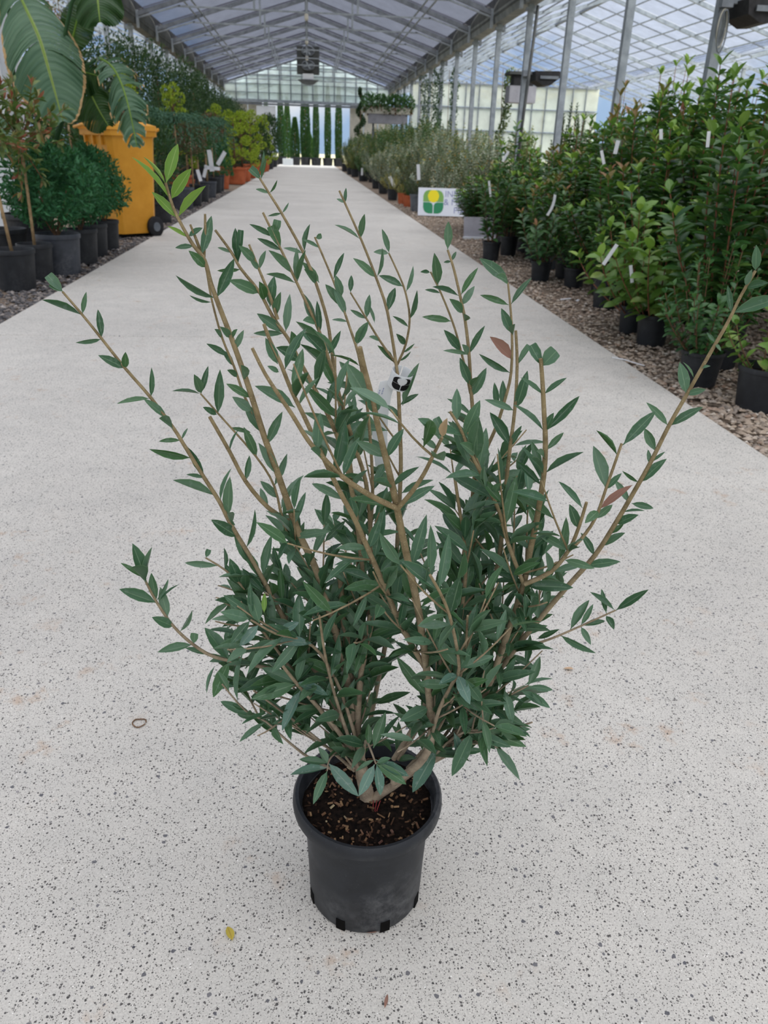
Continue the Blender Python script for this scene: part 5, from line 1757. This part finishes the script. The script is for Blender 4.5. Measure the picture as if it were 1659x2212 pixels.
# ---------- climbers on posts, spiral topiary, cypresses beyond the doorway
def climber(x, y, h0, h1, w, mat, lab, seed):
    r = random.Random(seed)
    t = thing('climbing_plant', lab, 'climbing plant', (x, y, -.012), 0, 'climbers trained up the greenhouse posts')
    x, y = settle(x, y, .14, .1, .12, .3) if hard(x, y, .14) > 0 else (x, y)
    t.location = (x, y, -.012)
    SOLID.append((x, y, .14))
    a_, b_ = pot_mesh(.14, .25, 'pot')
    link('pot', a_, t)
    link('soil', b_, t)
    m_ = []
    for i in range(int((h1 - h0) / .11)):
        m_ += blob(r, (r.uniform(-.05, .05) + .16 * min(1, i / 4) * (1 if x > 0 else -.6), r.uniform(-.05, .05), h0 + i * .11), (w * r.uniform(.7, 1.1), w * r.uniform(.7, 1.1), .12), 42, .075, .5, .8)
    link('foliage', leaves_mesh('foliage', 'bit', m_, M[mat]), t)['kind'] = 'stuff'
    MB().tube([(0, 0, .15), (.03, 0, h0 + .3), (-.02, 0, h1 - .1)], [.012, .010, .006], 6).build('stem', M['wood'], t, smooth=True)
climber(3.93, YP[14] - .05, .3, 3.3, .22, 'evergreen', 'thick dark climber on the post nearest the hanging planter', 1)
climber(3.93, YP[13] - .05, .3, 3.3, .20, 'evergreen', 'dark climber covering the second post from the hanging planter', 2)
climber(4.22, YP[12] + 1.1, .3, 3.2, .13, 'evergreen', 'slender dark climber between two right-hand posts', 3)
climber(4.6, YP[10] + .9, 1.2, 2.8, .12, 'olive', 'slender olive climber hanging in the right bay', 4)
climber(-4.15, YP[8] + 1.6, 1.3, 3.1, .30, 'reddish', 'reddish-green climber hanging beside the left posts', 5)
climber(-4.05, YP[10] + .36, 1.2, 3.0, .40, 'evergreen', 'broad dark green climber on a left-hand post', 6)
def spiral(x, y):
    r = random.Random(8)
    t = thing('spiral_topiary', 'dark conifer clipped into a spiral beside the doorway', 'potted tree', (x, y, -.012))
    a_, b_ = pot_mesh(.26, .4, 'pot')
    link('pot', a_, t)
    link('soil', b_, t)
    m_ = []
    for i in range(90):
        u = i / 89
        an = u * 6.28 * 3.6
        rad = .34 * (1 - u) + .06
        m_ += blob(r, (math.cos(an) * rad * .7, math.sin(an) * rad * .7, .5 + 2.9 * u), (.17 * (1 - .5 * u),) * 3, 28, .09, .4, .8)
    link('foliage', leaves_mesh('foliage', 'bit', m_, M['evergreen']), t)['kind'] = 'stuff'
    MB().tube([(0, 0, .3), (0, 0, 3.3)], [.03, .012], 7).build('trunk', M['wood'], t, smooth=True)
p = PY(778, 300, 40)
spiral(p.x, 40)
def cypress_proto():
    r = random.Random(77)
    m_ = []
    for i in range(3400):
        u = r.random()
        w = .30 * math.sin(math.pi * min(1, u * .78 + .2)) ** .7 * (1 - .25 * u)
        a_ = r.uniform(0, 6.28)
        v = Vector((math.cos(a_), math.sin(a_), 1.4))
        m_.append(lmat(Vector((math.cos(a_) * w * .85, math.sin(a_) * w * .85, .45 + 4.4 * u)), v + rvec(r) * .3, rvec(r) + Vector((math.cos(a_), math.sin(a_), 0)), .16, .055))
    return leaves_mesh('foliage', 'bit', m_, M['cypress'])
cy = cypress_proto()
trk = MB().tube([(0, 0, -.03), (0, 0, 4.2)], [.05, .015], 7).mesh('trunk', M['wood'], True)
labs = {608: 'slim column cypress at the left side of the doorway', 638: 'short broad cypress in front of the columns', 660: 'broadest column cypress in the middle of the doorway', 683: 'slim dark column cypress right of the broadest one', 708: 'slim column cypress before the last one on the right', 731: 'last column cypress on the right of the doorway'}
for px, w, hz in ((608, .62, .84), (638, .85, .5), (660, .92, .86), (683, .6, .84), (708, .62, .84), (731, .66, .86)):
    p = G(px, 356.0)
    yy = 46.95 if px == 638 else 47.6 + rb.uniform(0, .8)
    xx = PY(px, 340, yy).x
    t = thing('potted_cypress', labs[px], 'potted tree', (xx, yy, -.1), rb.uniform(0, 6), 'column cypresses beyond the doorway')
    a_, b_ = pot_mesh(.30, .5, 'pot')
    link('pot', a_, t)
    link('soil', b_, t)
    o = link('foliage', cy, t)
    o['kind'] = 'stuff'
    o.scale = (w, w, hz)
    o = link('trunk', trk, t)
    o.scale = (1, 1, hz)
# greenery outside, further back
for i in range(8):
    xx = -13 + i * 3.3 + rb.uniform(-.6, .6)
    yy = 62 + rb.uniform(-3, 5)
    h = rb.uniform(.40, .56)
    t = thing('cypress_tree', 'pale green column cypress growing outside behind the doorway', 'tree', (xx, yy, -.12), rb.uniform(0, 6), 'cypresses growing outside')
    o = link('foliage', cy, t)
    o['kind'] = 'stuff'
    o.scale = (1.5, 1.5, h)
    o = link('trunk', trk, t)
    o.scale = (1, 1, h)
for px in (578, 622):
    yy = 56 + rb.uniform(-1, 3)
    xx = PY(px, 340, yy).x
    t = thing('cypress_tree', 'pale green column cypress growing outside behind the doorway', 'tree', (xx, yy, -.12), rb.uniform(0, 6), 'cypresses growing outside')
    o = link('foliage', cy, t)
    o['kind'] = 'stuff'
    o.scale = (.8, .8, .78)
    o = link('trunk', trk, t)
# ================================================================== things standing among the plants
def flat_patch(name, shape, w, h, nx, ny, mats, parent, surf):
    """printed emblem: shape(u, v) -> ink number or None, laid on surf(u, v) -> point"""
    vs, fs, mi = [], [], []
    ids = {}
    def vid(i, j):
        if (i, j) not in ids:
            ids[(i, j)] = len(vs)
            vs.append(surf(i / nx, j / ny))
        return ids[(i, j)]
    for j in range(ny):
        for i in range(nx):
            m_ = shape((i + .5) / nx, (j + .5) / ny)
            if m_ is None:
                continue
            fs.append((vid(i, j), vid(i + 1, j), vid(i + 1, j + 1), vid(i, j + 1)))
            mi.append(m_)
    me = bpy.data.meshes.new(name)
    me.from_pydata(vs, [], fs)
    for x in mats:
        me.materials.append(x)
    me.polygons.foreach_set('material_index', mi)
    return link(name, me, parent)
def emblem(u, v):
    """rounded square: disc above, two leaf shapes below, parted by thin light lines"""
    r = .30
    cx_, cy_ = min(max(u, r), 1 - r), min(max(v, r), 1 - r)
    if (u - cx_) ** 2 + (v - cy_) ** 2 > r * r:
        return None
    if (u - .5) ** 2 + (v - .74) ** 2 < .27 ** 2:
        return 0
    if .475 < v < .50:
        return None
    if v >= .5:
        return 1
    if abs(u - .5) < .025:
        return None
    k = abs(u - .5)
    if k < .17 - math.sqrt(max(0, .17 ** 2 - max(0, v - .30) ** 2)) + .02 and v > .28:
        return None
    return 2
def ink(name, c):
    t = NT(name)
    return t.done(t.bsdf(c, .5, .3))
M['ink_y'] = ink('yellow_print', lin(244, 226, 40))
M['ink_g1'] = ink('light_green_print', lin(128, 176, 92))
M['ink_g2'] = ink('green_print', lin(52, 140, 96))
M['ink_k'] = ink('black_print', lin(20, 20, 24))
M['ink_w'] = ink('white_print', lin(226, 228, 230))
M['ink_l'] = ink('faded_lettering', lin(150, 156, 192))
M['signwhite'] = ink('sign_white', lin(226, 232, 240))
M['tagwhite'] = None
t_ = NT('white_tag_plastic')
bs = t_.bsdf(lin(244, 246, 248), .45, .4)
tr_ = t_.n('ShaderNodeBsdfTranslucent')
tr_.inputs[0].default_value = lin(244, 246, 248)
mx_ = t_.n('ShaderNodeMixShader')
mx_.inputs[0].default_value = .3
t_.l(bs.outputs[0], mx_.inputs[1])
t_.l(tr_.outputs[0], mx_.inputs[2])
M['tagwhite'] = t_.done(mx_)
M['yellow'] = mat_noise('yellow_plastic', lin(206, 142, 34), lin(222, 158, 50), 4, .5, .4)
M['rubber'] = mat_noise('black_rubber', lin(26, 26, 28), lin(40, 40, 42), 20, .7, .3)
M['board'] = mat_noise('grey_board', lin(132, 132, 138), lin(150, 150, 156), 5, .6, .3)

def text_mesh(txt, size):
    cu = bpy.data.curves.new('lettering', 'FONT')
    cu.body = txt
    cu.size = size
    cu.extrude = .0006
    cu.align_x = 'CENTER'
    tmp = bpy.data.objects.new('tmp', cu)
    C.objects.link(tmp)
    bpy.context.view_layer.update()
    me = bpy.data.meshes.new_from_object(tmp.evaluated_get(bpy.context.evaluated_depsgraph_get()))
    bpy.data.objects.remove(tmp)
    return me

# ---- nursery sign
b0 = G(910, 467)
sgn = thing('nursery_sign', 'white nursery sign with a green and yellow emblem, resting on the gravel', 'sign', (b0.x + .52, b0.y + .10, -.012), -YAW * .6)
SW, SH = 1.12, .395
TL = Matrix.Rotation(math.radians(-14), 4, 'X')
mb = MB()
mb.box((0, 0, 0), (SW, .012, SH))
o = mb.build('panel', M['signwhite'], sgn)
o.matrix_local = Matrix.Translation((0, 0, SH / 2 + .01)) @ TL
es = SH * .84
def s_surf(u, v):
    return (-SW / 2 + .075 + es * u * .92, -.0072, -es / 2 + es * v)
flat_patch('emblem', emblem, 1, 1, 44, 44, [M['ink_y'], M['ink_g1'], M['ink_g2']], o, s_surf)
for i, (txt, sz) in enumerate((('INNOCENTI', .125), ('& MANGONI', .125), ('PIANTE', .125))):
    me = text_mesh(txt, sz)
    me.materials.append(M['ink_l'])
    q = link('lettering', me, o)
    q.matrix_local = Matrix.Translation((.18, -.0072, .075 - i * .115)) @ Matrix.Rotation(math.pi / 2, 4, 'X') @ Matrix.Diagonal((1.0, 1, 1, 1))
MB().box((.3, .12, .17), (.04, .03, .34)).build('prop_leg', M['steel_dark'], sgn)
# ---- grey board
b1 = G(1003, 514)
gb = thing('grey_board', 'plain grey board leaning below the white sign', 'board', (b1.x + .33, b1.y + .02, -.012), -.05)
mb = MB()
mb.box((0, 0, 0), (.66, .02, .25))
o = mb.build('panel', M['board'], gb)
o.matrix_local = Matrix.Translation((0, .05, .11)) @ Matrix.Rotation(math.radians(-24), 4, 'X')
MB().box((0, -.02, .012), (.68, .05, .024)).build('foot_rail', M['white_paint'], gb)

# ---- wheelie bin
bp = G(262, 515)
bn = thing('wheelie_bin', 'tall yellow wheeled bin with a black wheel behind the small conifer pots', 'bin', (bp.x, bp.y + .36, -.01), math.radians(-46))
bn.scale = (.88, .88, 1.0)
BW, BD, BH = .56, .62, .98
mb = MB()
def ringv(w, d, z, e=.05):
    return [(-w / 2 + e, -d / 2, z), (w / 2 - e, -d / 2, z), (w / 2, -d / 2 + e, z), (w / 2, d / 2 - e, z), (w / 2 - e, d / 2, z), (-w / 2 + e, d / 2, z), (-w / 2, d / 2 - e, z), (-w / 2, -d / 2 + e, z)]
vs = []
lv_ = [(.46, .48, .04), (.47, .50, .14), (.50, .54, .5), (.55, .60, .92), (.56, .62, .93), (.60, .66, .935), (.60, .66, .985)]
for w, d, z in lv_:
    vs += ringv(w, d, z)
fs = [tuple(range(7, -1, -1))]
for i in range(len(lv_) - 1):
    for j in range(8):
        fs.append((i * 8 + j, i * 8 + (j + 1) % 8, (i + 1) * 8 + (j + 1) % 8, (i + 1) * 8 + j))
mb.add(vs, fs)
mb.build('body', M['yellow'], bn)
mb = MB()
vs = ringv(.62, .68, .985) + ringv(.60, .66, 1.03) + ringv(.42, .46, 1.06)
fs = [tuple(range(7, -1, -1)), tuple(range(16, 24))]
for i in range(2):
    for j in range(8):
        fs.append((i * 8 + j, i * 8 + (j + 1) % 8, (i + 1) * 8 + (j + 1) % 8, (i + 1) * 8 + j))
mb.add(vs, fs)
lid = mb.build('lid', M['yellow'], bn)
MB().tube([(-.30, -.36, 1.0), (-.10, -.37, 1.02), (.12, -.37, 1.02), (.30, -.36, 1.0)], .014, 8).build('handle', M['yellow'], bn, smooth=True)
for x in (-.16, 0, .16):
    MB().box((x, -.315, .90), (.02, .03, .10)).build('rib', M['yellow'], bn)
MB().tube([(-.24, .36, 1.0), (-.1, .42, .985), (.1, .42, .985), (.24, .36, 1.0)], .016, 8).build('handle', M['yellow'], bn, smooth=True)
MB().tube([(-.28, .22, .10), (.28, .22, .10)], .012, 8).build('axle', M['rubber'], bn)
for x in (-.262, .262):
    mb = MB()
    mb.lathe([(0, -.03), (.085, -.03), (.10, -.02), (.10, .02), (.085, .03), (0, .03)], 24)
    w = mb.build('wheel', M['rubber'], bn, smooth=True, auto=40)
    w.matrix_local = Matrix.Translation((x, .20, .10)) @ Matrix.Rotation(math.pi / 2, 4, 'Y')
    h_ = MB().lathe([(0, -.034), (.045, -.034), (.045, .034), (0, .034)], 16).build('hub', M['steel_dark'], w)
MB().box((-.05, -.262, .07), (.30, .03, .10)).build('foot_panel', M['yellow'], bn)
MB().box((-.05, 0, .03), (.40, .44, .06)).build('base_skid', M['rubber'], bn)

# ---- white cabinet at the left margin
wc = thing('white_cabinet', 'plain white metal cabinet behind the photinias', 'cabinet', (-3.26, 8.1, -.012), .05)
MB().box((0, 0, 1.15), (1.3, .6, 2.3)).build('body', M['white_paint'], wc)
for s in (-1, 1):
    dr = MB().box((s * .325, -.308, 1.15), (.635, .018, 2.24)).build('door', M['white_paint'], wc)
    MB().box((s * .06, -.325, 1.15), (.02, .02, .16)).build('handle', M['steel_dark'], dr)
MB().box((0, 0, .03), (1.2, .5, .06)).build('plinth', M['steel_dark'], wc)

# ---- irrigation hose
def hose(name, pts, rad, lab, mat='rubber', cat='hose'):
    me = MB()
    P = [Vector(p) for p in pts]
    Q = []
    for i in range(len(P) - 1):
        p0, p1, p2, p3 = P[max(i - 1, 0)], P[i], P[i + 1], P[min(i + 2, len(P) - 1)]
        for k_ in range(6):
            t = k_ / 6
            Q.append(0.5 * ((2 * p1) + (p2 - p0) * t + (2 * p0 - 5 * p1 + 4 * p2 - p3) * t * t + (3 * p1 - p0 - 3 * p2 + p3) * t ** 3))
    Q.append(P[-1])
    me.tube(Q, rad, 8)
    return tag(me.build(name, M[mat], None, smooth=True), lab, cat)
hose('irrigation_hose', [G(1700, 840, .004), G(1625, 792, .006), G(1575, 752, .008), G(1530, 722, .004), G(1470, 690, .004), G(1400, 660, .004)], .013, 'black irrigation hose lying between the pots on the gravel')
hose('irrigation_hose', [G(1120, 534, .003), G(1205, 546, .003), G(1258, 574, .003), G(1300, 612, .003)], .010, 'thin black hose running behind the low scratched pot')
hose('white_string', [G(1322, 772, .006), G(1345, 776, .008), G(1365, 782, .006), G(1392, 790, .006)], .0025, 'white string lying on the gravel near the path', 'tagwhite', 'string')
for px, py, L, rz, lab in ((1222, 647, .08, .3, 'white plastic scrap lying on the gravel by the low pots'), (1248, 650, .035, .9, 'tiny white scrap beside the longer one on the gravel')):
    p = G(px, py, 0)
    mb = MB()
    mb.add([(-L / 2, -.008, 0), (L / 2, -.006, .004), (L / 2, .008, .006), (-L / 2, .008, .002), (-L / 2, -.008, -.003), (L / 2, -.006, .001), (L / 2, .008, .003), (-L / 2, .008, -.001)],
           [(0, 1, 2, 3), (7, 6, 5, 4), (0, 4, 5, 1), (1, 5, 6, 2), (2, 6, 7, 3), (3, 7, 4, 0)])
    o = mb.build('plastic_scrap', M['tagwhite'])
    o.location = (p.x, p.y, .002)
    o.rotation_euler.z = rz
    tag(o, lab, 'scrap')

# ---- white plant tags hanging in the shrubs
def hang_tag(px, py, d, L, w, tilt, bend, lab):
    p = PD(px, py, d)
    best = None
    for (x, y, top) in PLANTS:                 # it hangs on the near side of the plant it belongs to
        dd = Vector((x, y, 0)).dot(HEAD)
        q = PD(px, py, dd)
        off = abs((Vector((x, y, q.z)) - q).dot(SIDE))
        if off < .34 and .2 < q.z < top - .02 and abs(dd - d) < .35 * d:
            if best is None or dd < best:
                best = dd
    if best is not None:
        p = PD(px, py, best - .10)
    mb = MB()
    n = 6
    for side in (0, 1):
        for i in range(n + 1):
            t = i / n
            off = bend * math.sin(t * math.pi * .9)
            c = Vector((off + math.sin(tilt) * L * (t - .5), .0006 * side, -math.cos(tilt) * L * (t - .5)))
            for s in (-1, 1):
                mb.v.append(tuple(c + Vector((math.cos(tilt) * s * w / 2, side * .0008, math.sin(tilt) * s * w / 2))))
    for i in range(n):
        a_ = i * 2
        mb.f.append((a_, a_ + 1, a_ + 3, a_ + 2))
        b_ = (n + 1) * 2 + i * 2
        mb.f.append((b_ + 2, b_ + 3, b_ + 1, b_))
    mb.mi = [0] * len(mb.f)
    o = mb.build('plant_tag', M['tagwhite'])
    o.location = p
    o.rotation_euler.z = -YAW
    return tag(o, lab, 'plant tag', 'white tags hanging in the shrubs')
TAGS = [
    (1364, 592, 4.0, .085, .016, .25, 0, 'white tag hanging low on the bright green laurel in the narrow pot'),
    (1318, 550, 4.45, .11, .018, -.5, 0, 'white tag with dark stripes of leaf across it, on the ribbed tall pot shrub'),
    (1190, 443, 5.5, .15, .02, -.3, .015, 'curved white tag on the bronze-tipped shrub'),
    (1058, 408, 6.6, .13, .018, .2, 0, 'white tag on the leafy shrub beside the grey board'),
    (1332, 318, 5.4, .075, .024, -.12, 0, 'short upright white tag among the tall laurels'),
    (1302, 340, 5.6, .08, .018, .35, 0, 'half-shaded white tag beside the short upright one in the laurels'),
    (1092, 338, 6.8, .09, .022, -.5, 0, 'twisted white tag near the shrubs by the grey board'),
    (1530, 301, 4.3, .06, .014, .1, 0, 'small white tag high in the laurels with red stems'),
    (1585, 410, 4.0, .09, .014, .35, .012, 'hooked white tag beside the red-stemmed laurels'),
    (1428, 290, 5.6, .05, .018, .2, 0, 'small white tag deep among the laurels'),
    (904, 372, 12.4, .22, .05, .1, 0, 'white tag on the dense grey-green bush by the sign'),
    (847, 393, 14.6, .22, .06, .5, 0, 'slanting white tag above the terracotta pots on the right'),
    (782, 371, 24, .2, .06, 0, 0, 'small white tag on the compact fresh green shrub'),
    (455, 347, 14.5, .30, .07, .1, 0, 'long white tag hanging from the clipped standards on the left'),
    (478, 342, 16.5, .26, .07, -.6, 0, 'tilted white tag beside the narrow cone conifer'),
    (443, 370, 13.6, .18, .05, -.3, 0, 'white tag low beside the slim slate pot'),
    (458, 363, 14.6, .24, .05, 1.5, 0, 'flat-lying white tag between the left canes'),
    (430, 379, 13.2, .16, .05, .25, 0, 'small white tag next to the reddish clipped standard'),
]
for a_ in TAGS:
    hang_tag(*a_)
# leaf stripes belong to the leaves themselves; the shrub's own tag:
# ---- looped tag round a branch of the shrub on the path
d_tag = depth_on('s8', 858, 812).dot(HEAD)
ct = PD(865, 818, d_tag)
tg = thing('looped_plant_tag', 'white looped tag with a black emblem round a branch of the potted shrub', 'plant tag', ct)
ppm = F_PX / (-(CAM_RT @ (ct - CAM)).z)
RA = 24 / ppm
HB = 37 / ppm
AX_T = (Vector((0, 0, 1)) + SIDE * .28 - HEAD * .25).normalized()
def band(a, v, r=RA):
    u = (SIDE - AX_T * SIDE.dot(AX_T)).normalized()
    w_ = AX_T.cross(u)
    if w_.dot(HEAD) > 0:
        w_ = -w_                                  # w_ points to the camera
    return u * (math.sin(a) * r) + w_ * (math.cos(a) * r) + AX_T * (v * HB)
mb = MB()
n = 28
for k_, rr in ((0, RA), (1, RA - .0006)):
    for i in range(n + 1):
        a_ = -math.pi * .98 + 2 * math.pi * .98 * i / n
        for v in (-.5, .5):
            mb.v.append(tuple(band(a_, v, rr)))
for k_ in (0, 1):
    for i in range(n):
        b_ = k_ * (n + 1) * 2 + i * 2
        q = (b_, b_ + 2, b_ + 3, b_ + 1)
        mb.f.append(q if k_ == 0 else q[::-1])
mb.mi = [0] * len(mb.f)
mb.build('loop', M['tagwhite'], tg, smooth=True)
def e_surf(u, v):
    return band((u - .5) * 1.75 + .10, (v - .5) * .80, RA + .0003)
flat_patch('emblem', lambda u, v: (None if emblem(u, v) in (None, 0) else 0), 1, 1, 46, 46, [M['ink_k']], tg, e_surf)
mb = MB()
pts = [PD(838, 822, d_tag + .006), PD(828, 860, d_tag + .006), PD(822, 900, d_tag + .008), PD(820, 950, d_tag + .008), PD(828, 1012, d_tag + .006)]
n = len(pts)
for k_ in (0, 1):
    for p in pts:
        for s in (-1, 1):
            mb.v.append(tuple(p - ct + SIDE * (s * 17 / ppm) + Vector((0, 0, s * 3 / ppm)) + HEAD * (.0006 * k_)))
for k_ in (0, 1):
    for i in range(n - 1):
        b_ = k_ * n * 2 + i * 2
        q = (b_, b_ + 1, b_ + 3, b_ + 2)
        mb.f.append(q[::-1] if k_ == 0 else q)
mb.mi = [0] * len(mb.f)
mb.build('tail_strip', M['tagwhite'], tg, smooth=True)
mb = MB()
for (x0, y0) in ((829, 838), (821, 842)):
    for i in range(9):
        if i in (3, 6):
            continue
        a_ = PD(x0 - 1.6 * i, y0 + 5 * i, d_tag + .0045)
        b_ = PD(x0 - 1.6 * i - 1.2, y0 + 5 * i + 3.6, d_tag + .0045)
        mb.bar(a_ - ct, b_ - ct, .0009, .0002, up=HEAD)
mb.build('faint_print', M['ink_l'], tg)

# ---- litter on the path
def ground_leaf(px, py, L, w, rz, mat, lab, kind='lance3', name='fallen_leaf'):
    p = G(px, py)
    me = leaves_mesh(name, kind, [lmat((0, -L / 2, .0), (0, 1, 0), (0, 0, 1), L, w)], M[mat])
    o = link(name, me)
    o.location = (p.x, p.y, .0035)
    o.rotation_euler = (.0, .12, rz)
    tag(o, lab, 'leaf')
M['leaf_yel'] = mat_leaf('yellowed_leaf', pal((176, 160, 60), (186, 166, 76)), .7, .2, .1, rib=lin(150, 110, 60), ribw=.06)
ground_leaf(497, 2019, .022, .010, .35, 'leaf_yel', 'yellow fallen leaf with a brown tip on the concrete')
ground_leaf(1228, 1447, .020, .008, 1.3, 'straw_leaf', 'pale brown leaf scrap on the concrete beside the shrub')
ground_leaf(1056, 1456, .010, .006, 1.0, 'phil_dead', 'small brown leaf scrap on the concrete')
ground_leaf(800, 2016, .016, .006, 1.4, 'phil_dead', 'brown leaf scrap at the foot of the black pot')
ground_leaf(834, 2166, .018, .004, -.3, 'phil_dead', 'dark curled leaf scrap on the bare concrete before the pot')
p = G(301, 1563)
mb = MB()
ring = []
for i in range(19):
    a_ = i / 18 * 5.9
    ring.append((.011 * math.cos(a_), .010 * math.sin(a_) * (1 + .15 * math.sin(3 * a_)), .002))
mb.tube(ring, .0011, 6)
o = mb.build('curled_tendril', M['wood'])
o.location = (p.x, p.y, .0)
tag(o, 'dry curled tendril lying in a ring on the concrete', 'tendril')

# ---- air circulator under the ridge before the end wall
fp = PY(668, 178, 38.0)
fan = thing('air_circulator', 'grey air circulator unit hanging under the ridge before the end wall', 'fan', (0.05, 38.0, 3.62))
MB().box((0, 0, .62), (.95, .6, 1.0), taper=1.0).build('housing', M['gutter_dark'], fan)
for z in (.95, .42):
    mb = MB()
    mb.lathe([(.0, 0), (.26, 0), (.28, .02), (.28, .05), (.24, .06)], 24)
    g_ = mb.build('fan_ring', M['steel_dark'], fan, smooth=True, auto=40)
    g_.matrix_local = Matrix.Translation((.0, -.31, z)) @ Matrix.Rotation(math.pi / 2, 4, 'X') @ Matrix.Diagonal((1, .7, 1, 1))
    for k_ in range(4):
        bl = MB().box((.11, 0, .07), (.20, .07, .008)).build('blade', M['steel'], g_)
        bl.rotation_euler.z = k_ * math.pi / 2 + .4
MB().box((0, -.05, .02), (.46, .5, .26)).build('motor_box', M['white_paint'], fan)
mb = MB()
mb.lathe([(.0, -.30), (.22, -.27), (.42, -.14), (.46, -.10), (.40, -.10)], 20)
mb.build('deflector', M['steel_dark'], fan, smooth=True)
for x in (-.42, .42):
    MB().tube([(x, 0, 1.1), (x * .6, 0, 1.34)], .012, 6).build('hanger', M['steel'], fan)
MB().box((0, -.33, .70), (.5, .02, .02)).build('grille_bar', M['steel'], fan)

# ---- shaded heaters on the right-hand posts
def heater(post_y, z, s, lab, name='shade_heater'):
    x0 = GX + .17
    t = thing(name, lab, 'heater', (x0, post_y, z))
    MB().box((.0, -.08, .12), (.12, .08, .10)).build('clamp', M['steel_dark'], t)
    MB().bar((.02, -.08, .14), (.22 * s, -.10, .12), .05, .05).build('arm', M['steel_dark'], t)
    mb = MB()
    prof_ = [(.16, .20), (.20, -.02), (.42, -.13), (.60, -.12), (.98, .16), (.80, .22)]
    m = len(prof_)
    for yy in (-.34, .12):
        for a_, b_ in prof_:
            mb.v.append((a_ * s, yy, b_ * s))
    mb.f = [tuple(range(m - 1, -1, -1)), tuple(range(m, 2 * m))] + [(i, (i + 1) % m, m + (i + 1) % m, m + i) for i in range(m)]
    mb.mi = [0] * len(mb.f)
    h_ = mb.build('shade', M['rubber'], t)
    MB().box((.55 * s, -.36, .06 * s), (.5 * s, .02, .05)).build('trim', M['steel_dark'], h_)
    return t
ya = YP[6]
pz = z_at(GX + .17, ya, 32)
ht = heater(ya, pz - .02, .62, 'black shaded heater on the post with looped cables')
mb = MB()
for k_ in range(3):
    loop = []
    for i in range(17):
        a_ = i / 16 * 2 * math.pi
        loop.append((-.02 + .045 * math.sin(a_) + .01 * k_, -.09 - .012 * k_, -.08 - .03 * k_ + (.15 + .02 * k_) * math.cos(a_)))
    MB().tube(loop, .007, 6).build('cable_loop', M['beige'] if k_ == 1 else M['steel_dark'], ht, smooth=True)
yb = YP[9]
pz = z_at(GX + .17, yb, 168)
heater(yb, pz - .05, .72, 'black shaded heater on the post beside the slanting pole')
hb = thing('wall_fan_box', 'pale box with a dark fan hanging between the right-hand posts', 'fan', (GX + .85, YP[10] + .3, z_at(GX + .85, YP[10] + .3, 205)))
MB().box((0, 0, 0), (.62, .4, .34)).build('box', M['board'], hb)
MB().box((0, -.02, .28), (.46, .34, .2)).build('fan_housing', M['rubber'], hb)
MB().box((0, 0, .42), (.7, .5, .06)).build('canopy', M['gutter_dark'], hb)
MB().tube([(0, 0, .44), (0, 0, RZ - 1.1 - hb.location.z)], .015, 6).build('hanger', M['steel'], hb)
o = tag(MB().tube([(GX - .1, YP[9] - 1.0, .0), (GX + .25, YP[9] - .2, 3.4)], .03, 8).build('slanting_pole', M['gutter_dark'], None, smooth=True), 'dark pole leaning between the right-hand posts', 'pole')

# ---- hanging planter on the right
hp = PY(838, 232, 30.0)
pl = thing('hanging_planter', 'long planter trough of green and red trailing plants on a tall shelf', 'planter', (hp.x, 30.0, -.012))
hz = hp.z
MB().box((0, 0, hz - .1), (1.5, .5, .2)).build('trough', M['beige'], pl)
MB().box((0, 0, hz - .35), (1.35, .45, .3)).build('shelf', M['board'], pl)
for x in (-.5, .5):
    MB().box((x, 0, (hz - .45) / 2), (.06, .06, hz - .4)).build('leg', M['steel_dark'], pl)
r = random.Random(4)
m_ = []
for i in range(11):
    m_ += blob(r, (-.72 + .145 * i, 0, hz + .12), (.22, .36, .34), 120, .12, .45, .8, .2)
link('foliage', leaves_mesh('foliage', 'bit', m_, M['laurel_dark']), pl)['kind'] = 'stuff'
m_ = []
for i in range(9):
    m_ += blob(r, (-.68 + .17 * i, -.12, hz - .08), (.22, .28, .18), 44, .1, .5, .8, .4)
link('red_leaves', leaves_mesh('red_leaves', 'bit', m_, M['reddish']), pl)['kind'] = 'stuff'
# ---- white crate and bar at the end of the path
p = PY(622, 350, 46.1)
tag(MB().box((p.x, 46.1, .16), (.55, .4, .34)).build('white_crate', M['white_paint']), 'small white crate before the cypress pots in the doorway', 'crate')
